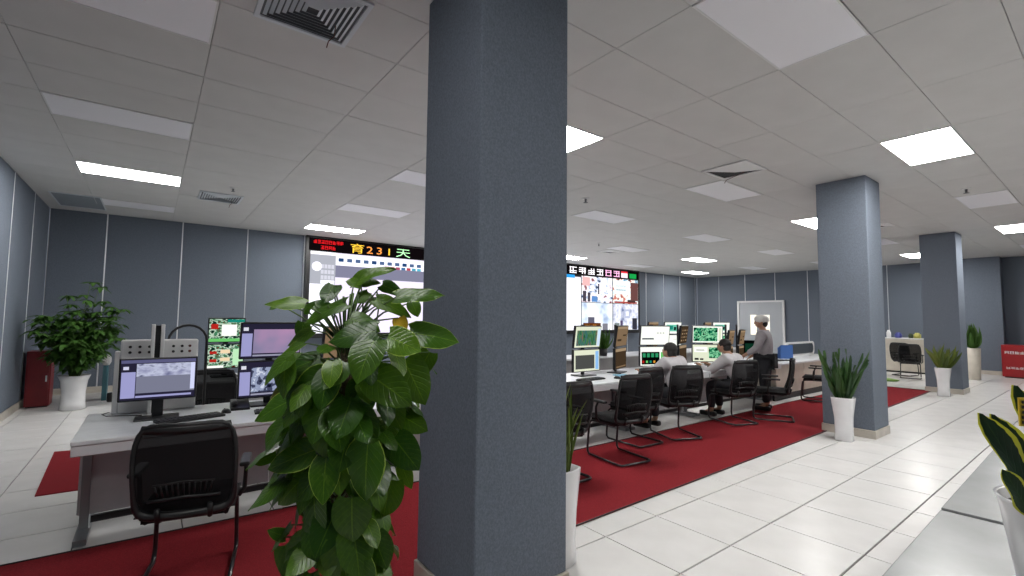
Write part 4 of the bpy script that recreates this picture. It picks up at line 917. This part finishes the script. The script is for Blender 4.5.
# ------------------------------------------------------------------ people
def skin_mesh(name, J, Ed, parent, m, sub=2, root=0):
    me = bpy.data.meshes.new(name); names = list(J); me.from_pydata([J[k][0] for k in names], [(names.index(a), names.index(b)) for a, b in Ed], [])
    o = bpy.data.objects.new(name, me); C.objects.link(o)
    md = o.modifiers.new('s', 'SKIN'); md.use_smooth_shade = True; sm = o.modifiers.new('u', 'SUBSURF'); sm.levels = sub
    for i, k in enumerate(names):
        r_ = J[k][1]; me.skin_vertices[0].data[i].radius = r_ if isinstance(r_, tuple) else (r_, r_)
    me.skin_vertices[0].data[root].use_root = True
    bpy.context.view_layer.update()
    nm = bpy.data.meshes.new_from_object(o.evaluated_get(bpy.context.evaluated_depsgraph_get())); bpy.data.objects.remove(o)
    nm.materials.clear(); nm.materials.append(m); nm.name = name
    o = bpy.data.objects.new(name, nm); C.objects.link(o); o.parent = parent; return o
def V(*a): return Vector(a)
def person(label, loc, rz, pose, shirt, cap=False):
    t = thing('person', label, 'person', loc, rz, None)
    P = pose
    J = {'pel': (P['pel'], (.10, .07)), 'sp': (P['sp'], (.09, .065)), 'ch': (P['ch'], (.10, .07)), 'nk0': (P['nk'], (.055, .055)), 'nk': (P['nk']+(P['hd']-P['nk'])*.35, (.052, .052)), 'hd': (P['hd'], (.072, .085)), 'ht': (P['hd']+V(0, -.005, .085), (.062, .070))}
    Ed = [('pel', 'sp'), ('sp', 'ch'), ('ch', 'nk0'), ('nk0', 'nk'), ('nk', 'hd'), ('hd', 'ht')]
    for s, sx in (('l', -1), ('r', 1)):
        J['sh'+s] = (P['sh'+s], .042); J['el'+s] = (P['el'+s], .036); J['wr'+s] = (P['wr'+s], .028)
        d = (P['wr'+s]-P['el'+s]).normalized(); J['pa'+s] = (P['wr'+s]+d*.06, (.036, .018))
        J['hp'+s] = (P['hp'+s], .070); J['kn'+s] = (P['kn'+s], .050); J['an'+s] = (P['an'+s], .042); J['to'+s] = (P['an'+s]+V(0, .14, -.05), .035)
        Ed += [('ch', 'sh'+s), ('sh'+s, 'el'+s), ('el'+s, 'wr'+s), ('wr'+s, 'pa'+s), ('pel', 'hp'+s), ('hp'+s, 'kn'+s), ('kn'+s, 'an'+s), ('an'+s, 'to'+s)]
        side = d.cross(V(0, 0, 1)).normalized(); pa = J['pa'+s][0]
        for q in range(4):
            f0 = pa+d*.015+side*(-.028+.019*q); L = (.06, .072, .076, .062)[q if sx < 0 else 3-q]
            J['f%d%s' % (q, s)] = (f0+d*.02, .009); J['g%d%s' % (q, s)] = (f0+d*(L*.6)-V(0, 0, .008), .008); J['h%d%s' % (q, s)] = (f0+d*L-V(0, 0, .024), .007)
            Ed += [('pa'+s, 'f%d%s' % (q, s)), ('f%d%s' % (q, s), 'g%d%s' % (q, s)), ('g%d%s' % (q, s), 'h%d%s' % (q, s))]
        th = pa-d*.02-side*sx*.035; J['t0'+s] = (th+d*.01, .010); J['t1'+s] = (th+d*.05-side*sx*.012, .008); Ed += [('pa'+s, 't0'+s), ('t0'+s, 't1'+s)]
    skin_mesh('body', J, Ed, t, SKIN)
    h = P['hd']+V(0, 0, .03); ry = R(P.get('turn', 0)); Rm = Matrix.Rotation(ry, 4, 'Z')
    fc = MB()
    def blob(c, s, m, name=None, mb=None):
        bm = bmesh.new(); bmesh.ops.create_uvsphere(bm, u_segments=14, v_segments=10, radius=1)
        for v in bm.verts: v.co = Vector((v.co.x*s[0], v.co.y*s[1], v.co.z*s[2]))+Vector(c)
        T = Matrix.Translation(h) @ Rm
        return (mb or MB()).bm(bm, m, T, True)
    blob((0, .088, -.02), (.012, .020, .026), SKIN, mb=fc); blob((-.078, 0, -.02), (.010, .02, .032), SKIN, mb=fc); blob((.078, 0, -.02), (.010, .02, .032), SKIN, mb=fc); blob((0, .030, -.015), (.068, .062, .09), SKIN, mb=fc)
    fc.build('face', None, t)
    ey = MB(); blob((-.028, .086, .01), (.011, .008, .007), BLACK, mb=ey); blob((.028, .086, .01), (.011, .008, .007), BLACK, mb=ey); ey.build('eyes', None, t)
    mo = MB(); blob((0, .085, -.06), (.024, .008, .006), mat('lips', (.25, .08, .07), .5) if 'lips' not in bpy.data.materials else bpy.data.materials['lips'], mb=mo); mo.build('mouth', None, t)
    hr = MB(); blob((0, -.020, .035), (.086, .098, .088), HAIR, mb=hr); blob((0, -.045, -.02), (.078, .066, .082), HAIR, mb=hr); hr.build('hair', None, t)
    if cap:
        cm = mat('white_cloth_cap', (.75, .73, .70), .8, bump=.5, bscale=30); cb = MB(); blob((0, -.012, .045), (.108, .120, .080), cm, mb=cb); blob((0, -.02, .025), (.110, .116, .045), cm, mb=cb); cb.build('cap', None, t)
    # shirt: torso + sleeves
    Js = {'pel': (P['pel']+V(0, 0, .02), (.165, .125)), 'sp': (P['sp'], (.175, .13)), 'ch': (P['ch']+V(0, 0, .02), (.20, .135)), 'nk': (P['nk']-V(0, 0, .02), (.075, .075))}; Es = [('pel', 'sp'), ('sp', 'ch'), ('ch', 'nk')]
    for s in 'lr':
        Js['sh'+s] = (P['sh'+s], .092); Js['el'+s] = (P['el'+s], .068); Js['wr'+s] = (P['el'+s].lerp(P['wr'+s], .88), .048); Es += [('ch', 'sh'+s), ('sh'+s, 'el'+s), ('el'+s, 'wr'+s)]
    skin_mesh('shirt', Js, Es, t, shirt)
    Jt = {'pel': (P['pel']-V(0, 0, .03), (.165, .13))}; Et = []
    for s in 'lr':
        Jt['hp'+s] = (P['hp'+s], .105); Jt['kn'+s] = (P['kn'+s], .078); Jt['an'+s] = (P['an'+s]+V(0, 0, .03), .062); Et += [('pel', 'hp'+s), ('hp'+s, 'kn'+s), ('kn'+s, 'an'+s)]
    skin_mesh('trousers', Jt, Et, t, TROUS)
    for s in 'lr':
        a = P['an'+s]; MB().rbox(a.x-.045, a.y-.07, max(.002, a.z-.085), a.x+.045, a.y+.20, a.z-.01, .025, seg=3).build('shoe', SHOE, t)
    return t
def seated(lean=0, turn=0, arms=.25, hdz=1.11):
    k = math.sin(lean); c = math.cos(lean); o = V(0, -.08, .55)
    def L_(h, f=0): return o+V(0, k*h+f, c*h)
    q = {'pel': V(0, -.08, .54), 'sp': L_(.20, -.02), 'ch': L_(.38), 'nk': L_(.48, .01), 'hd': L_(hdz-.55, .05), 'turn': turn}
    for s, sx in (('l', -1), ('r', 1)):
        q['sh'+s] = q['ch']+V(sx*.175, .01, .04); q['el'+s] = q['sh'+s]+V(sx*.06, .14+arms*.35, -.22); q['wr'+s] = V(sx*.14, q['el'+s].y+.17+arms*.1, .80)
        q['hp'+s] = V(sx*.09, -.04, .53); q['kn'+s] = V(sx*.12, .38, .52); q['an'+s] = V(sx*.12, .34, .10)
    return q
person('man in pale grey shirt seated back to us, first from the near pillar', (5.74, 3.86, .010), R(2), seated(.12, hdz=1.08), SHIRT)
person('seated man in pale grey shirt leaning forward with his arms on the desk', (7.30, 3.76, .010), R(0), seated(.38, 10, .3, hdz=1.14), SHIRT)
st_ = {'pel': V(0, 0, .86), 'sp': V(0, .0, 1.06), 'ch': V(0, .02, 1.26), 'nk': V(0, .03, 1.38), 'hd': V(0, .06, 1.49), 'turn': 20,
       'shl': V(-.18, .02, 1.31), 'shr': V(.18, .02, 1.31), 'ell': V(-.23, .08, 1.07), 'elr': V(.23, .06, 1.06), 'wrl': V(-.20, .27, .95), 'wrr': V(.20, .24, .92),
       'hpl': V(-.09, 0, .84), 'hpr': V(.09, 0, .84), 'knl': V(-.10, .02, .48), 'knr': V(.10, .02, .48), 'anl': V(-.11, -.02, .10), 'anr': V(.11, .0, .10)}
person('standing man in a mauve-grey shirt and white cap, seen from behind at the desk end', (8.48, 3.84, .010), R(14), st_, SHIRT2, cap=True)
